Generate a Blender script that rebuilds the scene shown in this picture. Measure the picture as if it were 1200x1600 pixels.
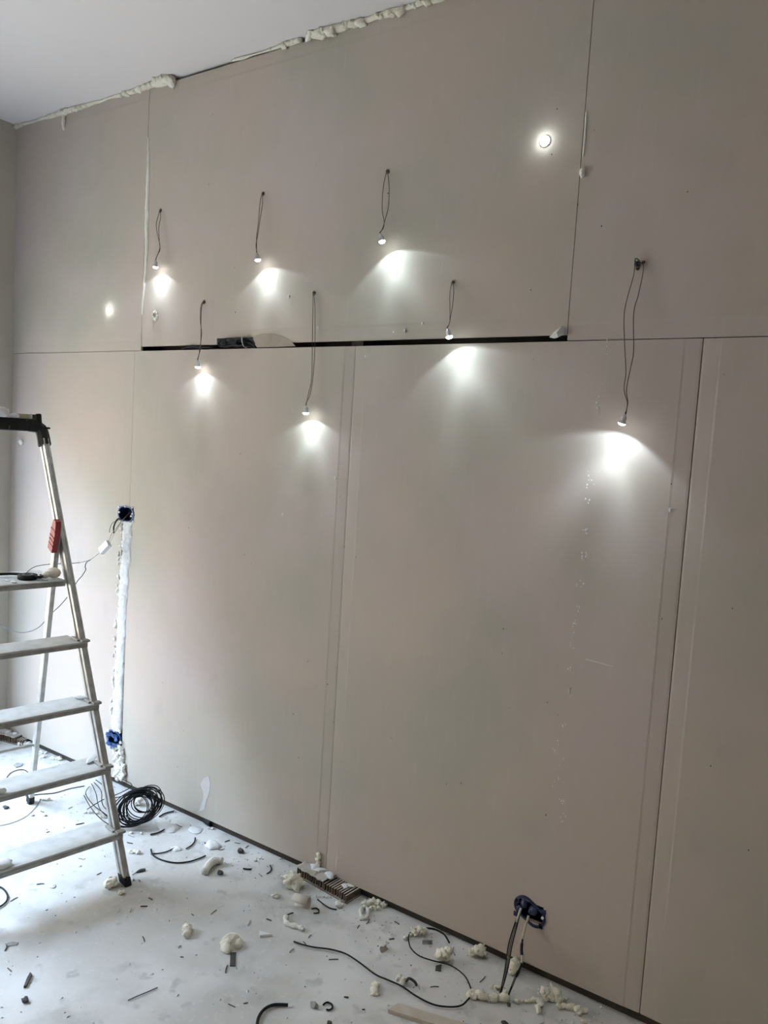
import bpy, bmesh, math, random
from mathutils import Vector, Matrix, noise
random.seed(7)
for o in list(bpy.data.objects): bpy.data.objects.remove(o)
SC = bpy.context.scene
COL = SC.collection

# ------------------------------------------------------------------ camera
# room axes: x along the drywall (to the right), y into the drywall (its face is y=0), z up, metres
DIST, EYE, FPX = 2.326, 1.690, 1225.0
ROT = ((0.8270648, 0.0989000, -0.5533377),
       (0.5588140, -0.0382738, 0.8284094),
       (0.0607513, -0.9943611, -0.0869216))
CAM = Vector((0, -DIST, EYE))
right = Vector((ROT[0][0], ROT[1][0], ROT[2][0]))
down = Vector((ROT[0][1], ROT[1][1], ROT[2][1]))
fwd = Vector((ROT[0][2], ROT[1][2], ROT[2][2]))
cd = bpy.data.cameras.new('camera'); cam = bpy.data.objects.new('camera', cd); COL.objects.link(cam)
cd.sensor_fit = 'VERTICAL'; cd.sensor_height = 36.0; cd.lens = FPX / 1600 * 36.0
cd.clip_start = 0.02; cd.clip_end = 200
m = Matrix.Identity(4)
for i in range(3):
    m[i][0] = right[i]; m[i][1] = -down[i]; m[i][2] = -fwd[i]; m[i][3] = CAM[i]
cam.matrix_world = m
SC.camera = cam

# ------------------------------------------------------------------ daylight and exposure
SC.view_settings.view_transform = 'Standard'
SC.view_settings.look = 'None'
SC.view_settings.gamma = 1.0
SC.view_settings.use_curve_mapping = False
SC.view_settings.exposure = 0.0
w = bpy.data.worlds.new('sky'); SC.world = w; w.use_nodes = True
bg = w.node_tree.nodes['Background']
bg.inputs[0].default_value = (0.56, 0.75, 1.0, 1); bg.inputs[1].default_value = 31.5
sd_ = bpy.data.lights.new('fill_sun', 'SUN'); sd_.energy = 12.0; sd_.color = (1.0, 0.80, 0.58); sd_.angle = 0.01    # low sun lamp added to light the house front for warm fill indoors
so_ = bpy.data.objects.new('fill_sun', sd_); COL.objects.link(so_); so_.rotation_euler = Vector((-0.86, 0.12, -0.5)).to_track_quat('-Z', 'Y').to_euler()
XL = -3.93                                     # inner face of the left wall
OPEN = [(-2.6, -0.58, 0.35, 2.0)]   # the window in the left wall: y0 y1 z0 z1
for (ya, yb, za, zb) in OPEN:
    ld = bpy.data.lights.new('daylight_portal', 'AREA'); ld.shape = 'RECTANGLE'
    ld.size = zb - za; ld.size_y = yb - ya
    ld.cycles.is_portal = True
    lo = bpy.data.objects.new('daylight_portal', ld); COL.objects.link(lo)
    lo.location = (XL - 0.07, (ya + yb) / 2, (za + zb) / 2)
    lo.rotation_euler = (0, -math.pi / 2, 0)

# ------------------------------------------------------------------ helpers
def ray(px, py):
    return (right * (px - 600) + down * (py - 800) + fwd * FPX)
def W(px, py, y=0.0):            # point on a plane parallel to the drywall
    r = ray(px, py); return CAM + r * ((y - CAM.y) / r.y)
def Fl(px, py, z=0.0):           # point on a level plane
    r = ray(px, py); return CAM + r * ((z - CAM.z) / r.z)
def Pl(px, py, pt, n):
    r = ray(px, py); return CAM + r * ((Vector(pt) - CAM).dot(n) / r.dot(n))

def mat(name, col, rough=0.7, metal=0.0, noise_amt=0.0, scale=20.0, col2=None, bump=0.0, bscale=80.0, spec=0.5, detail=4.0):
    M = bpy.data.materials.new(name); M.use_nodes = True
    nt = M.node_tree; b = nt.nodes['Principled BSDF']
    b.inputs['Roughness'].default_value = rough; b.inputs['Metallic'].default_value = metal
    b.inputs['Specular IOR Level'].default_value = spec
    b.inputs['Base Color'].default_value = (*col, 1)
    tc = nt.nodes.new('ShaderNodeTexCoord')
    if col2 is not None:
        n = nt.nodes.new('ShaderNodeTexNoise'); n.inputs['Scale'].default_value = scale; n.inputs['Detail'].default_value = detail
        nt.links.new(tc.outputs['Object'], n.inputs['Vector'])
        cr = nt.nodes.new('ShaderNodeValToRGB')
        cr.color_ramp.elements[0].position = 0.5 - noise_amt; cr.color_ramp.elements[1].position = 0.5 + noise_amt
        cr.color_ramp.elements[0].color = (*col, 1); cr.color_ramp.elements[1].color = (*col2, 1)
        nt.links.new(n.outputs['Fac'], cr.inputs['Fac']); nt.links.new(cr.outputs['Color'], b.inputs['Base Color'])
    if bump > 0:
        n2 = nt.nodes.new('ShaderNodeTexNoise'); n2.inputs['Scale'].default_value = bscale; n2.inputs['Detail'].default_value = 5
        nt.links.new(tc.outputs['Object'], n2.inputs['Vector'])
        bp = nt.nodes.new('ShaderNodeBump'); bp.inputs['Strength'].default_value = bump; bp.inputs['Distance'].default_value = 0.004
        nt.links.new(n2.outputs['Fac'], bp.inputs['Height']); nt.links.new(bp.outputs['Normal'], b.inputs['Normal'])
    return M

def mix_layers(M, layers):
    """layers: (colour, noise scale, ramp lo, ramp hi, strength) blended in turn over the material's base colour"""
    nt = M.node_tree; b = nt.nodes['Principled BSDF']
    tc = nt.nodes.new('ShaderNodeTexCoord')
    src = b.inputs['Base Color'].links[0].from_socket if b.inputs['Base Color'].links else None
    for i, (c, sc_, lo_, hi_, st, stretch) in enumerate(layers):
        mp = nt.nodes.new('ShaderNodeMapping'); mp.inputs['Scale'].default_value = stretch
        mp.inputs['Location'].default_value = (3.1 * i, 1.7 * i, 0.9 * i)
        nt.links.new(tc.outputs['Object'], mp.inputs['Vector'])
        n = nt.nodes.new('ShaderNodeTexNoise'); n.inputs['Scale'].default_value = sc_; n.inputs['Detail'].default_value = 6
        nt.links.new(mp.outputs[0], n.inputs['Vector'])
        mr = nt.nodes.new('ShaderNodeMapRange'); mr.inputs['From Min'].default_value = lo_; mr.inputs['From Max'].default_value = hi_
        mr.inputs['To Max'].default_value = st
        nt.links.new(n.outputs['Fac'], mr.inputs['Value'])
        mx = nt.nodes.new('ShaderNodeMix'); mx.data_type = 'RGBA'
        nt.links.new(mr.outputs[0], mx.inputs['Factor'])
        if src: nt.links.new(src, mx.inputs['A'])
        else: mx.inputs['A'].default_value = b.inputs['Base Color'].default_value
        mx.inputs['B'].default_value = (*c, 1)
        src = mx.outputs['Result']
    nt.links.new(src, b.inputs['Base Color'])

def emit(name, col, strength):
    M = bpy.data.materials.new(name); M.use_nodes = True; nt = M.node_tree
    b = nt.nodes['Principled BSDF']; b.inputs['Base Color'].default_value = (0.9, 0.9, 0.9, 1)
    b.inputs['Emission Color'].default_value = (*col, 1); b.inputs['Emission Strength'].default_value = strength
    return M

MT = {}
MT['drywall'] = mat('drywall_paper', (0.54, 0.455, 0.39), 0.9, bump=0.08, bscale=300, spec=0.2)
mix_layers(MT['drywall'], [((0.46, 0.43, 0.365), 1.6, 0.42, 0.62, 0.9, (1, 1, 1)),
                           ((0.55, 0.465, 0.435), 2.3, 0.48, 0.66, 0.8, (1, 1, 1)),
                           ((0.43, 0.39, 0.35), 9.0, 0.62, 0.74, 0.35, (1, 1, 0.5)),
                           ((0.58, 0.54, 0.50), 60.0, 0.55, 0.8, 0.25, (1, 1, 0.12))])
MT['gypsum'] = mat('gypsum_plaster', (0.78, 0.78, 0.77), 0.9, bump=0.5, bscale=90, spec=0.2)
MT['chase'] = mat('rough_chase_plaster', (0.66, 0.66, 0.65), 0.95, bump=0.9, bscale=70, spec=0.1)
mix_layers(MT['chase'], [((0.50, 0.49, 0.46), 22.0, 0.52, 0.66, 0.8, (1, 1, .6)), ((0.80, 0.80, 0.80), 40.0, 0.5, 0.7, 0.7, (1, 1, 1)), ((0.25, 0.24, 0.22), 45.0, 0.66, 0.72, 0.7, (1, 1, .7))])
MT['faint'] = mat('thin_plaster_film', (0.60, 0.575, 0.555), 0.9, noise_amt=0.2, scale=30, col2=(0.55, 0.51, 0.48), spec=0.2)
MT['smear'] = mat('plaster_smear', (0.66, 0.66, 0.66), 0.9, spec=0.2)
MT['foam'] = mat('expanding_foam', (0.83, 0.78, 0.62), 0.75, noise_amt=0.25, scale=30, col2=(0.89, 0.85, 0.74), bump=0.6, bscale=120, spec=0.3)
MT['foam_white'] = mat('dusty_foam', (0.86, 0.84, 0.78), 0.85, noise_amt=0.25, scale=30, col2=(0.74, 0.72, 0.62), bump=0.6, bscale=120, spec=0.2)
MT['foam_old'] = mat('foam_in_joint', (0.80, 0.74, 0.61), 0.85, noise_amt=0.2, scale=25, col2=(0.86, 0.81, 0.70), bump=0.6, bscale=110, spec=0.2)
MT['ceiling'] = mat('ceiling_paint', (0.81, 0.74, 0.72), 0.55, noise_amt=0.3, scale=1.2, col2=(0.77, 0.72, 0.71), spec=0.3)
MT['floor'] = mat('dusty_screed', (0.69, 0.67, 0.64), 0.8, bump=0.25, bscale=40, spec=0.3)
mix_layers(MT['floor'], [((0.55, 0.53, 0.495), 1.8, 0.45, 0.62, 0.85, (1, 1, 1)),
                         ((0.46, 0.45, 0.42), 4.5, 0.55, 0.63, 0.6, (1, 1, 1)),
                         ((0.80, 0.79, 0.78), 3.3, 0.52, 0.72, 0.7, (1, 1, 1)),
                         ((0.38, 0.375, 0.36), 13.0, 0.62, 0.70, 0.5, (1, 1, 1)),
                         ((0.82, 0.82, 0.82), 70.0, 0.6, 0.75, 0.4, (1, 1, 1))])
MT['plaster'] = mat('old_plaster', (0.52, 0.47, 0.40), 0.9, noise_amt=0.2, scale=4, col2=(0.56, 0.51, 0.44), bump=0.2, bscale=60, spec=0.2)
MT['block'] = mat('bare_block_wall', (0.60, 0.50, 0.38), 0.95, noise_amt=0.2, scale=4, col2=(0.64, 0.54, 0.42), bump=0.3, bscale=50, spec=0.1)
MT['backing'] = mat('old_wall_and_gap_shade', (0.05, 0.042, 0.035), 0.95, noise_amt=0.2, scale=8, col2=(0.075, 0.062, 0.052), spec=0.1)  # darkened to put the shade of the gaps into the colour
MT['facade'] = mat('facade_render', (0.33, 0.255, 0.18), 0.9, noise_amt=0.2, scale=0.4, col2=(0.29, 0.22, 0.155))
MT['ground'] = mat('paved_ground', (0.36, 0.30, 0.22), 0.9, noise_amt=0.2, scale=0.6, col2=(0.32, 0.265, 0.195))
MT['alu'] = mat('dusty_aluminium', (0.42, 0.41, 0.385), 0.48, metal=0.7, noise_amt=0.12, scale=25, col2=(0.56, 0.555, 0.53), bump=0.1, bscale=150)
MT['alu_tread'] = mat('plaster_dusted_tread', (0.66, 0.66, 0.64), 0.7, metal=0.15, noise_amt=0.15, scale=22, col2=(0.56, 0.56, 0.54), bump=0.2, bscale=120)
MT['alu_dark'] = mat('grimy_aluminium', (0.30, 0.29, 0.27), 0.5, metal=0.6, noise_amt=0.15, scale=40, col2=(0.42, 0.41, 0.38))
MT['black'] = mat('black_plastic', (0.010, 0.010, 0.011), 0.6, noise_amt=0.08, scale=18, col2=(0.018, 0.018, 0.019), spec=0.3)
mix_layers(MT['black'], [((0.55, 0.55, 0.53), 30.0, 0.68, 0.76, 0.5, (1, 1, 1))])
MT['cable'] = mat('black_cable', (0.009, 0.009, 0.010), 0.6, noise_amt=0.3, scale=30, col2=(0.018, 0.018, 0.020), spec=0.22)
MT['wire'] = mat('brown_wire', (0.055, 0.035, 0.028), 0.5, noise_amt=0.3, scale=40, col2=(0.08, 0.055, 0.045))
MT['grey_wire'] = mat('grey_wire', (0.09, 0.09, 0.095), 0.6, noise_amt=0.3, scale=40, col2=(0.14, 0.14, 0.145), spec=0.3)
MT['white_wire'] = mat('white_wire', (0.62, 0.62, 0.62), 0.5, noise_amt=0.3, scale=40, col2=(0.45, 0.45, 0.45))
MT['white_plastic'] = mat('white_plastic', (0.80, 0.80, 0.79), 0.4, noise_amt=0.3, scale=40, col2=(0.75, 0.75, 0.74))
MT['housing'] = mat('lamp_housing', (0.70, 0.70, 0.69), 0.35, metal=0.5, noise_amt=0.3, scale=60, col2=(0.62, 0.62, 0.61))
MT['lens'] = emit('lit_led_lens', (0.93, 1.0, 0.98), 40.0)
MT['blue'] = mat('blue_box_plastic', (0.02, 0.07, 0.20), 0.4, noise_amt=0.2, scale=40, col2=(0.035, 0.10, 0.26))
MT['navy'] = mat('dark_blue_plastic', (0.010, 0.020, 0.058), 0.45, noise_amt=0.2, scale=40, col2=(0.016, 0.034, 0.095))
MT['red'] = mat('red_plastic', (0.36, 0.035, 0.035), 0.5, noise_amt=0.2, scale=40, col2=(0.30, 0.05, 0.05))
MT['brown'] = mat('brown_fibre', (0.10, 0.065, 0.042), 0.85, noise_amt=0.2, scale=60, col2=(0.17, 0.115, 0.08))
def dust_top(M, col, lo_=.55, hi_=.9, st=.9):
    nt = M.node_tree; b_ = nt.nodes['Principled BSDF']; src = b_.inputs['Base Color'].links[0].from_socket
    g = nt.nodes.new('ShaderNodeNewGeometry'); sp = nt.nodes.new('ShaderNodeSeparateXYZ'); nt.links.new(g.outputs['Normal'], sp.inputs[0])
    mr = nt.nodes.new('ShaderNodeMapRange'); mr.inputs['From Min'].default_value = lo_; mr.inputs['From Max'].default_value = hi_; mr.inputs['To Max'].default_value = st
    nt.links.new(sp.outputs['Z'], mr.inputs['Value']); mx = nt.nodes.new('ShaderNodeMix'); mx.data_type = 'RGBA'
    nt.links.new(mr.outputs[0], mx.inputs['Factor']); nt.links.new(src, mx.inputs['A']); mx.inputs['B'].default_value = (*col, 1); nt.links.new(mx.outputs['Result'], b_.inputs['Base Color'])
dust_top(MT['brown'], (0.50, 0.45, 0.39))
MT['dusty_board'] = mat('dusty_board', (0.42, 0.37, 0.31), 0.9, noise_amt=0.15, scale=18, col2=(0.64, 0.61, 0.57), bump=0.4)
MT['kraft'] = mat('kraft_paper', (0.36, 0.30, 0.235), 0.85, noise_amt=0.2, scale=30, col2=(0.40, 0.34, 0.275))
MT['paper'] = mat('pale_paper', (0.62, 0.56, 0.48), 0.85, noise_amt=0.2, scale=20, col2=(0.68, 0.63, 0.56))
MT['grey_scrap'] = mat('grey_scrap', (0.30, 0.30, 0.29), 0.8, noise_amt=0.25, scale=60, col2=(0.42, 0.42, 0.40))
MT['dark_scrap'] = mat('dark_scrap', (0.045, 0.043, 0.04), 0.7, noise_amt=0.25, scale=60, col2=(0.09, 0.085, 0.08))
MT['brass'] = mat('tarnished_core', (0.45, 0.40, 0.32), 0.5, metal=0.3, noise_amt=0.2, scale=60, col2=(0.55, 0.52, 0.47))
MT['wood'] = mat('pale_wood', (0.55, 0.47, 0.38), 0.8, noise_amt=0.12, scale=9, col2=(0.66, 0.61, 0.55))

def tag(o, label=None, cat=None, group=None, kind=None):
    if label: o['label'] = label
    if cat: o['category'] = cat
    if group: o['group'] = group
    if kind: o['kind'] = kind
    return o
def link(name, me, material, parent=None, smooth=False, loc=None):
    o = bpy.data.objects.new(name, me); COL.objects.link(o)
    if material is not None and not me.materials: me.materials.append(material)
    if smooth:
        for p in me.polygons: p.use_smooth = True
    if parent is not None:
        o.parent = parent
        o.matrix_parent_inverse = Matrix.Translation(parent.location).inverted()
    return o
def mesh(name, verts, faces):
    me = bpy.data.meshes.new(name); me.from_pydata([tuple(v) for v in verts], [], faces); me.update(); return me
def empty(name, loc):
    o = bpy.data.objects.new(name, None); COL.objects.link(o); o.location = loc; o.empty_display_size = 0.05
    return o

class MB:
    """collects shapes, then becomes one mesh object (origin at its base)"""
    def __init__(s): s.v = []; s.f = []
    def add(s, v, f):
        n = len(s.v); s.v += [Vector(a) for a in v]; s.f += [tuple(i + n for i in q) for q in f]; return s
    def box(s, c, ax, ay, az, hx, hy, hz, bev=0.0):
        c = Vector(c); ax, ay, az = Vector(ax).normalized(), Vector(ay).normalized(), Vector(az).normalized()
        if bev <= 0:
            v = [c + ax * hx * i + ay * hy * j + az * hz * k for k in (-1, 1) for j in (-1, 1) for i in (-1, 1)]
            f = [(0, 2, 3, 1), (4, 5, 7, 6), (0, 1, 5, 4), (2, 6, 7, 3), (0, 4, 6, 2), (1, 3, 7, 5)]
            return s.add(v, f)
        bm = bmesh.new(); bmesh.ops.create_cube(bm, size=2)
        for q in bm.verts: q.co = Vector((q.co.x * hx, q.co.y * hy, q.co.z * hz))
        bmesh.ops.bevel(bm, geom=bm.edges[:] + bm.verts[:], offset=bev, segments=2, affect='EDGES', profile=0.5)
        bm.verts.ensure_lookup_table(); bm.verts.index_update()
        v = [c + ax * q.co.x + ay * q.co.y + az * q.co.z for q in bm.verts]
        f = [tuple(a.index for a in q.verts) for q in bm.faces]; bm.free()
        return s.add(v, f)
    def prism(s, poly, origin, a, b, e0, e1):
        """polygon (list of 2-tuples in axes a,b about origin) swept from point offset e0 to e1"""
        o = Vector(origin); n = len(poly)
        v = [o + a * p[0] + b * p[1] + e0 for p in poly] + [o + a * p[0] + b * p[1] + e1 for p in poly]
        f = [tuple(range(n - 1, -1, -1)), tuple(range(n, 2 * n))] + [(i, (i + 1) % n, n + (i + 1) % n, n + i) for i in range(n)]
        return s.add(v, f)
    def tube(s, pts, r, sides=6, smooth_n=4, closed=False):
        pts = [Vector(p) for p in pts]
        if smooth_n > 1 and len(pts) > 2: pts = catmull(pts, smooth_n)
        n = len(pts); rr = r if callable(r) else (lambda t: r)
        t0 = (pts[1] - pts[0]).normalized()
        up = Vector((0, 0, 1)) if abs(t0.z) < 0.9 else Vector((1, 0, 0))
        nrm = t0.cross(up).normalized(); v = []; f = []
        for i in range(n):
            t = (pts[min(i + 1, n - 1)] - pts[max(i - 1, 0)])
            t = t.normalized() if t.length > 1e-9 else t0
            nrm = (nrm - t * nrm.dot(t))
            nrm = nrm.normalized() if nrm.length > 1e-6 else t.orthogonal().normalized()
            bn = t.cross(nrm); rad = rr(i / (n - 1))
            for k in range(sides):
                a = 2 * math.pi * k / sides; v.append(pts[i] + (nrm * math.cos(a) + bn * math.sin(a)) * rad)
        for i in range(n - 1):
            for k in range(sides):
                f.append((i * sides + k, i * sides + (k + 1) % sides, (i + 1) * sides + (k + 1) % sides, (i + 1) * sides + k))
        f.append(tuple(range(sides - 1, -1, -1))); f.append(tuple((n - 1) * sides + k for k in range(sides)))
        return s.add(v, f)
    def lathe(s, prof, origin, axis, sides=20):
        """prof: (radius, height along axis)"""
        axis = Vector(axis).normalized(); a = axis.orthogonal().normalized(); b = axis.cross(a); o = Vector(origin)
        v = []; f = []
        for (r, h) in prof:
            for k in range(sides):
                t = 2 * math.pi * k / sides; v.append(o + axis * h + (a * math.cos(t) + b * math.sin(t)) * r)
        for i in range(len(prof) - 1):
            for k in range(sides):
                f.append((i * sides + k, i * sides + (k + 1) % sides, (i + 1) * sides + (k + 1) % sides, (i + 1) * sides + k))
        f.append(tuple(range(sides - 1, -1, -1))); f.append(tuple((len(prof) - 1) * sides + k for k in range(sides)))
        return s.add(v, f)
    def lump(s, c, r, sc=(1, 1, 1), amp=0.35, freq=2.2, sub=2, seed=0.0, floor_z=None, rz=0.0, tumble=False):
        bm = bmesh.new(); bmesh.ops.create_icosphere(bm, subdivisions=sub, radius=1.0)
        c = Vector(c); v = []; rn = random.Random(seed * 7.31 + 1)
        M3 = Matrix.Rotation(rz, 3, 'Z')
        if tumble: M3 = Matrix.Rotation(rn.uniform(0, 6.28), 3, 'Z') @ Matrix.Rotation(rn.uniform(-.9, .9), 3, 'X') @ Matrix.Rotation(rn.uniform(-.9, .9), 3, 'Y')
        so = Vector((rn.uniform(-50, 50), rn.uniform(-50, 50), rn.uniform(-50, 50)))
        for q in bm.verts:
            d = 1 + amp * noise.fractal(q.co * freq * .6 + so, 1.0, 2.0, 4) * 1.25
            p = q.co * d * r; p = M3 @ Vector((p.x * sc[0], p.y * sc[1], p.z * sc[2])) + c
            if floor_z is not None and p.z < floor_z: p.z = floor_z + 0.0002
            v.append(p)
        bm.verts.index_update(); f = [tuple(a.index for a in q.verts) for q in bm.faces]; bm.free()
        return s.add(v, f)
    def foam(s, c, r, sc=(1, 1, 1), seed=0.0, floor_z=None, nub=9, sub=3, amp=.45):
        """foam clot: a folded body with smaller bubbles swelling out of it"""
        s.lump(c, r, sc, amp, 2.6, sub, seed, floor_z, tumble=True); rn = random.Random(seed + .5)
        for k in range(nub):
            d = Vector((rn.gauss(0, 1), rn.gauss(0, 1), rn.gauss(.2, .8))).normalized(); q = Vector(c) + Vector((d.x * sc[0], d.y * sc[1], d.z * sc[2])) * r * rn.uniform(.65, .98)
            s.lump(q, r * rn.uniform(.2, .45), (rn.uniform(.7, 1.7), rn.uniform(.7, 1.2), rn.uniform(.6, 1.1)), .28, 2.2, 2, seed * 3 + k, floor_z, tumble=True)
        return s
    def build(s, name, material, parent=None, smooth=False, base=None):
        """vertices are in room axes; a top-level object gets its origin at the base of the shape"""
        if parent is None:
            if base is None:
                zs = min(p.z for p in s.v); cx = sum(p.x for p in s.v) / len(s.v); cy = sum(p.y for p in s.v) / len(s.v)
                base = Vector((cx, cy, zs))
            me = mesh(name, [p - base for p in s.v], s.f); o = link(name, me, material, None, smooth); o.location = base
        else:
            loc = parent.location if parent.parent is None else parent.parent.location
            me = mesh(name, [p - loc for p in s.v], s.f)
            o = bpy.data.objects.new(name, me); COL.objects.link(o); me.materials.append(material); o.parent = parent
            if smooth:
                for p in me.polygons: p.use_smooth = True
        return o
def catmull(P, n):
    out = []
    for i in range(len(P) - 1):
        a = P[max(i - 1, 0)]; b = P[i]; c = P[i + 1]; d = P[min(i + 2, len(P) - 1)]
        for k in range(n):
            t = k / n
            out.append(0.5 * ((2 * b) + (c - a) * t + (2 * a - 5 * b + 4 * c - d) * t * t + (3 * b - a - 3 * c + d) * t ** 3))
    out.append(P[-1]); return out
X, Y, Z = Vector((1, 0, 0)), Vector((0, 1, 0)), Vector((0, 0, 1))

# ------------------------------------------------------------------ the setting
CEIL = 3.179; XR, YB = 2.7, -5.2
def slab(name, x0, x1, y0, y1, z0, z1, material):
    mb = MB(); mb.box(((x0 + x1) / 2, (y0 + y1) / 2, (z0 + z1) / 2), X, Y, Z, (x1 - x0) / 2, (y1 - y0) / 2, (z1 - z0) / 2)
    return tag(mb.build(name, material), kind='structure')
tag(slab('floor', XL - 0.3, XR + 0.2, YB - 0.2, 0.085, -0.12, 0.0, MT['floor']))
slab('ceiling', XL - 0.3, XR + 0.2, YB - 0.2, 0.25, CEIL, CEIL + 0.15, MT['ceiling'])
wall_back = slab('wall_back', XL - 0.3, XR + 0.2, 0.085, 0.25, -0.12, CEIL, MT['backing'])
slab('wall_right', XR, XR + 0.2, YB, 0.085, 0, CEIL, MT['block'])
slab('wall_front', XL, XR, YB - 0.2, YB, 0, CEIL, MT['block'])
mb = MB(); TH = 0.08
def lw(y0, y1, z0, z1):
    mb.box((XL - TH / 2, (y0 + y1) / 2, (z0 + z1) / 2), X, Y, Z, TH / 2, (y1 - y0) / 2, (z1 - z0) / 2)
(a0, a1, a2, a3) = OPEN[0]
lw(a1, 0.085, 0, CEIL); lw(a0, a1, 0, a2); lw(a0, a1, a3, CEIL); lw(YB, a0, 0, CEIL)
tag(mb.build('wall_left', MT['plaster']), kind='structure')
# the street outside: ground one storey down, a house front across it that hides the low sky
slab('ground_outside', -60, XL - TH, -160, 90, -3.4, -3.2, MT['ground'])
slab('wall_opposite', -19.4, -19.0, -150, 80, -3.2, 11.6, MT['facade'])

# drywall sheets: 1.2 x 2.0 m, tapered factory edges, real joints between them
ZB = 0.030; ZS = EYE + 0.149 * DIST            # lower edge and top of the lower row
XJ = [XL + 0.0006, -2.955, -1.7225, -0.5210, 0.680, 1.881, XR - 0.004]     # joints of the lower row
XU = [XL + 0.0006, -2.9125, -0.9195, 1.08, XR - 0.004]                    # joints of the upper row
def sheet(x0, x1, z0, z1, taper, holes=(), ts=(1, 1)):
    xs = {x0, x1}; zs = {z0, z1}
    if taper == 'v': xs |= {x0 + .006, x0 + .044, x0 + .05, x1 - .05, x1 - .044, x1 - .006}
    if taper == 'h': zs |= {z0 + .006, z0 + .046, z0 + .056, z1 - .056, z1 - .046, z1 - .006}
    for (a, b, c, d) in holes: xs |= {a, b}; zs |= {c, d}
    xs = sorted(q for q in xs if x0 <= q <= x1); zs = sorted(q for q in zs if z0 <= q <= z1)
    def dep(x, z):
        g = 1.0
        if taper == 'v': e = min(x - x0, x1 - x); g = ts[0] if x - x0 < x1 - x else ts[1]
        elif taper == 'h': e = min(z - z0, z1 - z)
        else: e = 1
        if e > .0495: return 0.0
        if e > .043: return .0011 * g
        if e > .0055: return .0022 * g
        return .0034 * g
    inside = lambda x, z: any(a < x < b and c < z < d for (a, b, c, d) in holes)
    nx, nz = len(xs), len(zs); v = []
    for x in xs:
        for z in zs: v.append((x, dep(x, z), z))
    for x in xs:
        for z in zs: v.append((x, .0125, z))
    F_ = lambda i, k: i * nz + k
    Bk = lambda i, k: nx * nz + i * nz + k
    solid = [[not inside((xs[i] + xs[i + 1]) / 2, (zs[k] + zs[k + 1]) / 2) for k in range(nz - 1)] for i in range(nx - 1)]
    S = lambda i, k: 0 <= i < nx - 1 and 0 <= k < nz - 1 and solid[i][k]
    f = []
    for i in range(nx - 1):
        for k in range(nz - 1):
            if not solid[i][k]: continue
            f.append((F_(i, k), F_(i + 1, k), F_(i + 1, k + 1), F_(i, k + 1)))
            f.append((Bk(i, k), Bk(i, k + 1), Bk(i + 1, k + 1), Bk(i + 1, k)))
            if not S(i - 1, k): f.append((F_(i, k), F_(i, k + 1), Bk(i, k + 1), Bk(i, k)))
            if not S(i + 1, k): f.append((F_(i + 1, k), Bk(i + 1, k), Bk(i + 1, k + 1), F_(i + 1, k + 1)))
            if not S(i, k - 1): f.append((F_(i, k), Bk(i, k), Bk(i + 1, k), F_(i + 1, k)))
            if not S(i, k + 1): f.append((F_(i, k + 1), F_(i + 1, k + 1), Bk(i + 1, k + 1), Bk(i, k + 1)))
    m_ = MB(); m_.add(v, f)
    return m_.build('drywall_sheet', MT['drywall'], wall_back)
def hole_at(px, py, hx, hz):
    p = W(px, py); return (p.x - hx, p.x + hx, p.z - hz, p.z + hz)
LAMP_HOLES = [(251, 329), (411, 303), (606, 268), (319, 472), (491, 458), (708, 441), (996, 412)]
BOX1 = W(197, 803); BOX2 = W(178, 1153); BOX3 = W(828, 1424)
zc0 = W(178, 1145).z; zc1 = W(197, 815).z
J = 0.0011
lower_holes = {0: [(-3.004, -2.955, zc0, zc1), (BOX1.x - .051, -2.955, BOX1.z - .032, BOX1.z + .032), (BOX2.x - .044, -2.955, BOX2.z - .031, BOX2.z + .031)],
               2: [(BOX3.x - .045, BOX3.x + .045, BOX3.z - .03, BOX3.z + .03)]}
lower_holes[1] = [(-2.955, BOX1.x + .051, BOX1.z - .032, BOX1.z + .032)] + ([(-2.955, BOX2.x + .044, BOX2.z - .031, BOX2.z + .031)] if BOX2.x + .044 > -2.955 else [])
gaps = [0.0, 0.0003, 0.0005, 0.0013, 0.0012, 0.0012, J]
for i in range(6):
    sheet(XJ[i] + gaps[i], XJ[i + 1] - gaps[i + 1], ZB, ZS - J, 'v', lower_holes.get(i, ()), ts=(.35 if i == 1 else 1, .25 if i == 0 else 1))
notch = (W(338, 540).x, W(402, 540).x, ZS - .02, ZS + .044)
hz_ = [hole_at(x, y, .006, .006) for (x, y) in LAMP_HOLES[:6]]
gz = 0.019
sheet(XU[0], XU[1] - .0012, ZS + J, CEIL - .004, 'h', [])
sheet(XU[1] + .0012, XU[2] - .0011, ZS + gz, CEIL - .013, 'h', hz_ + [notch])
sheet(XU[2] + .0011, XU[3] - .0015, ZS + J + .0008, CEIL - .004, 'h', [hole_at(*LAMP_HOLES[6], .008, .008)])
sheet(XU[3] + .0015, XU[4] - J, ZS + J, CEIL - .004, 'h', [])
m_ = MB(); m_.box(((XL + XR) / 2, .034, .024), X, Y, Z, (XR - XL) / 2 - .003, .021, .024); m_.build('gap_shade_strip', MT['backing'], wall_back)  # dark strip added so the gap under the sheets looks shaded
# timber/metal studs behind the joints
for x in XJ[2:-1]:
    m_ = MB(); m_.box((x, .031, CEIL / 2 + .025), X, Y, Z, .025, .018, CEIL / 2 - .027); m_.build('stud', MT['backing'], wall_back)

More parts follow.
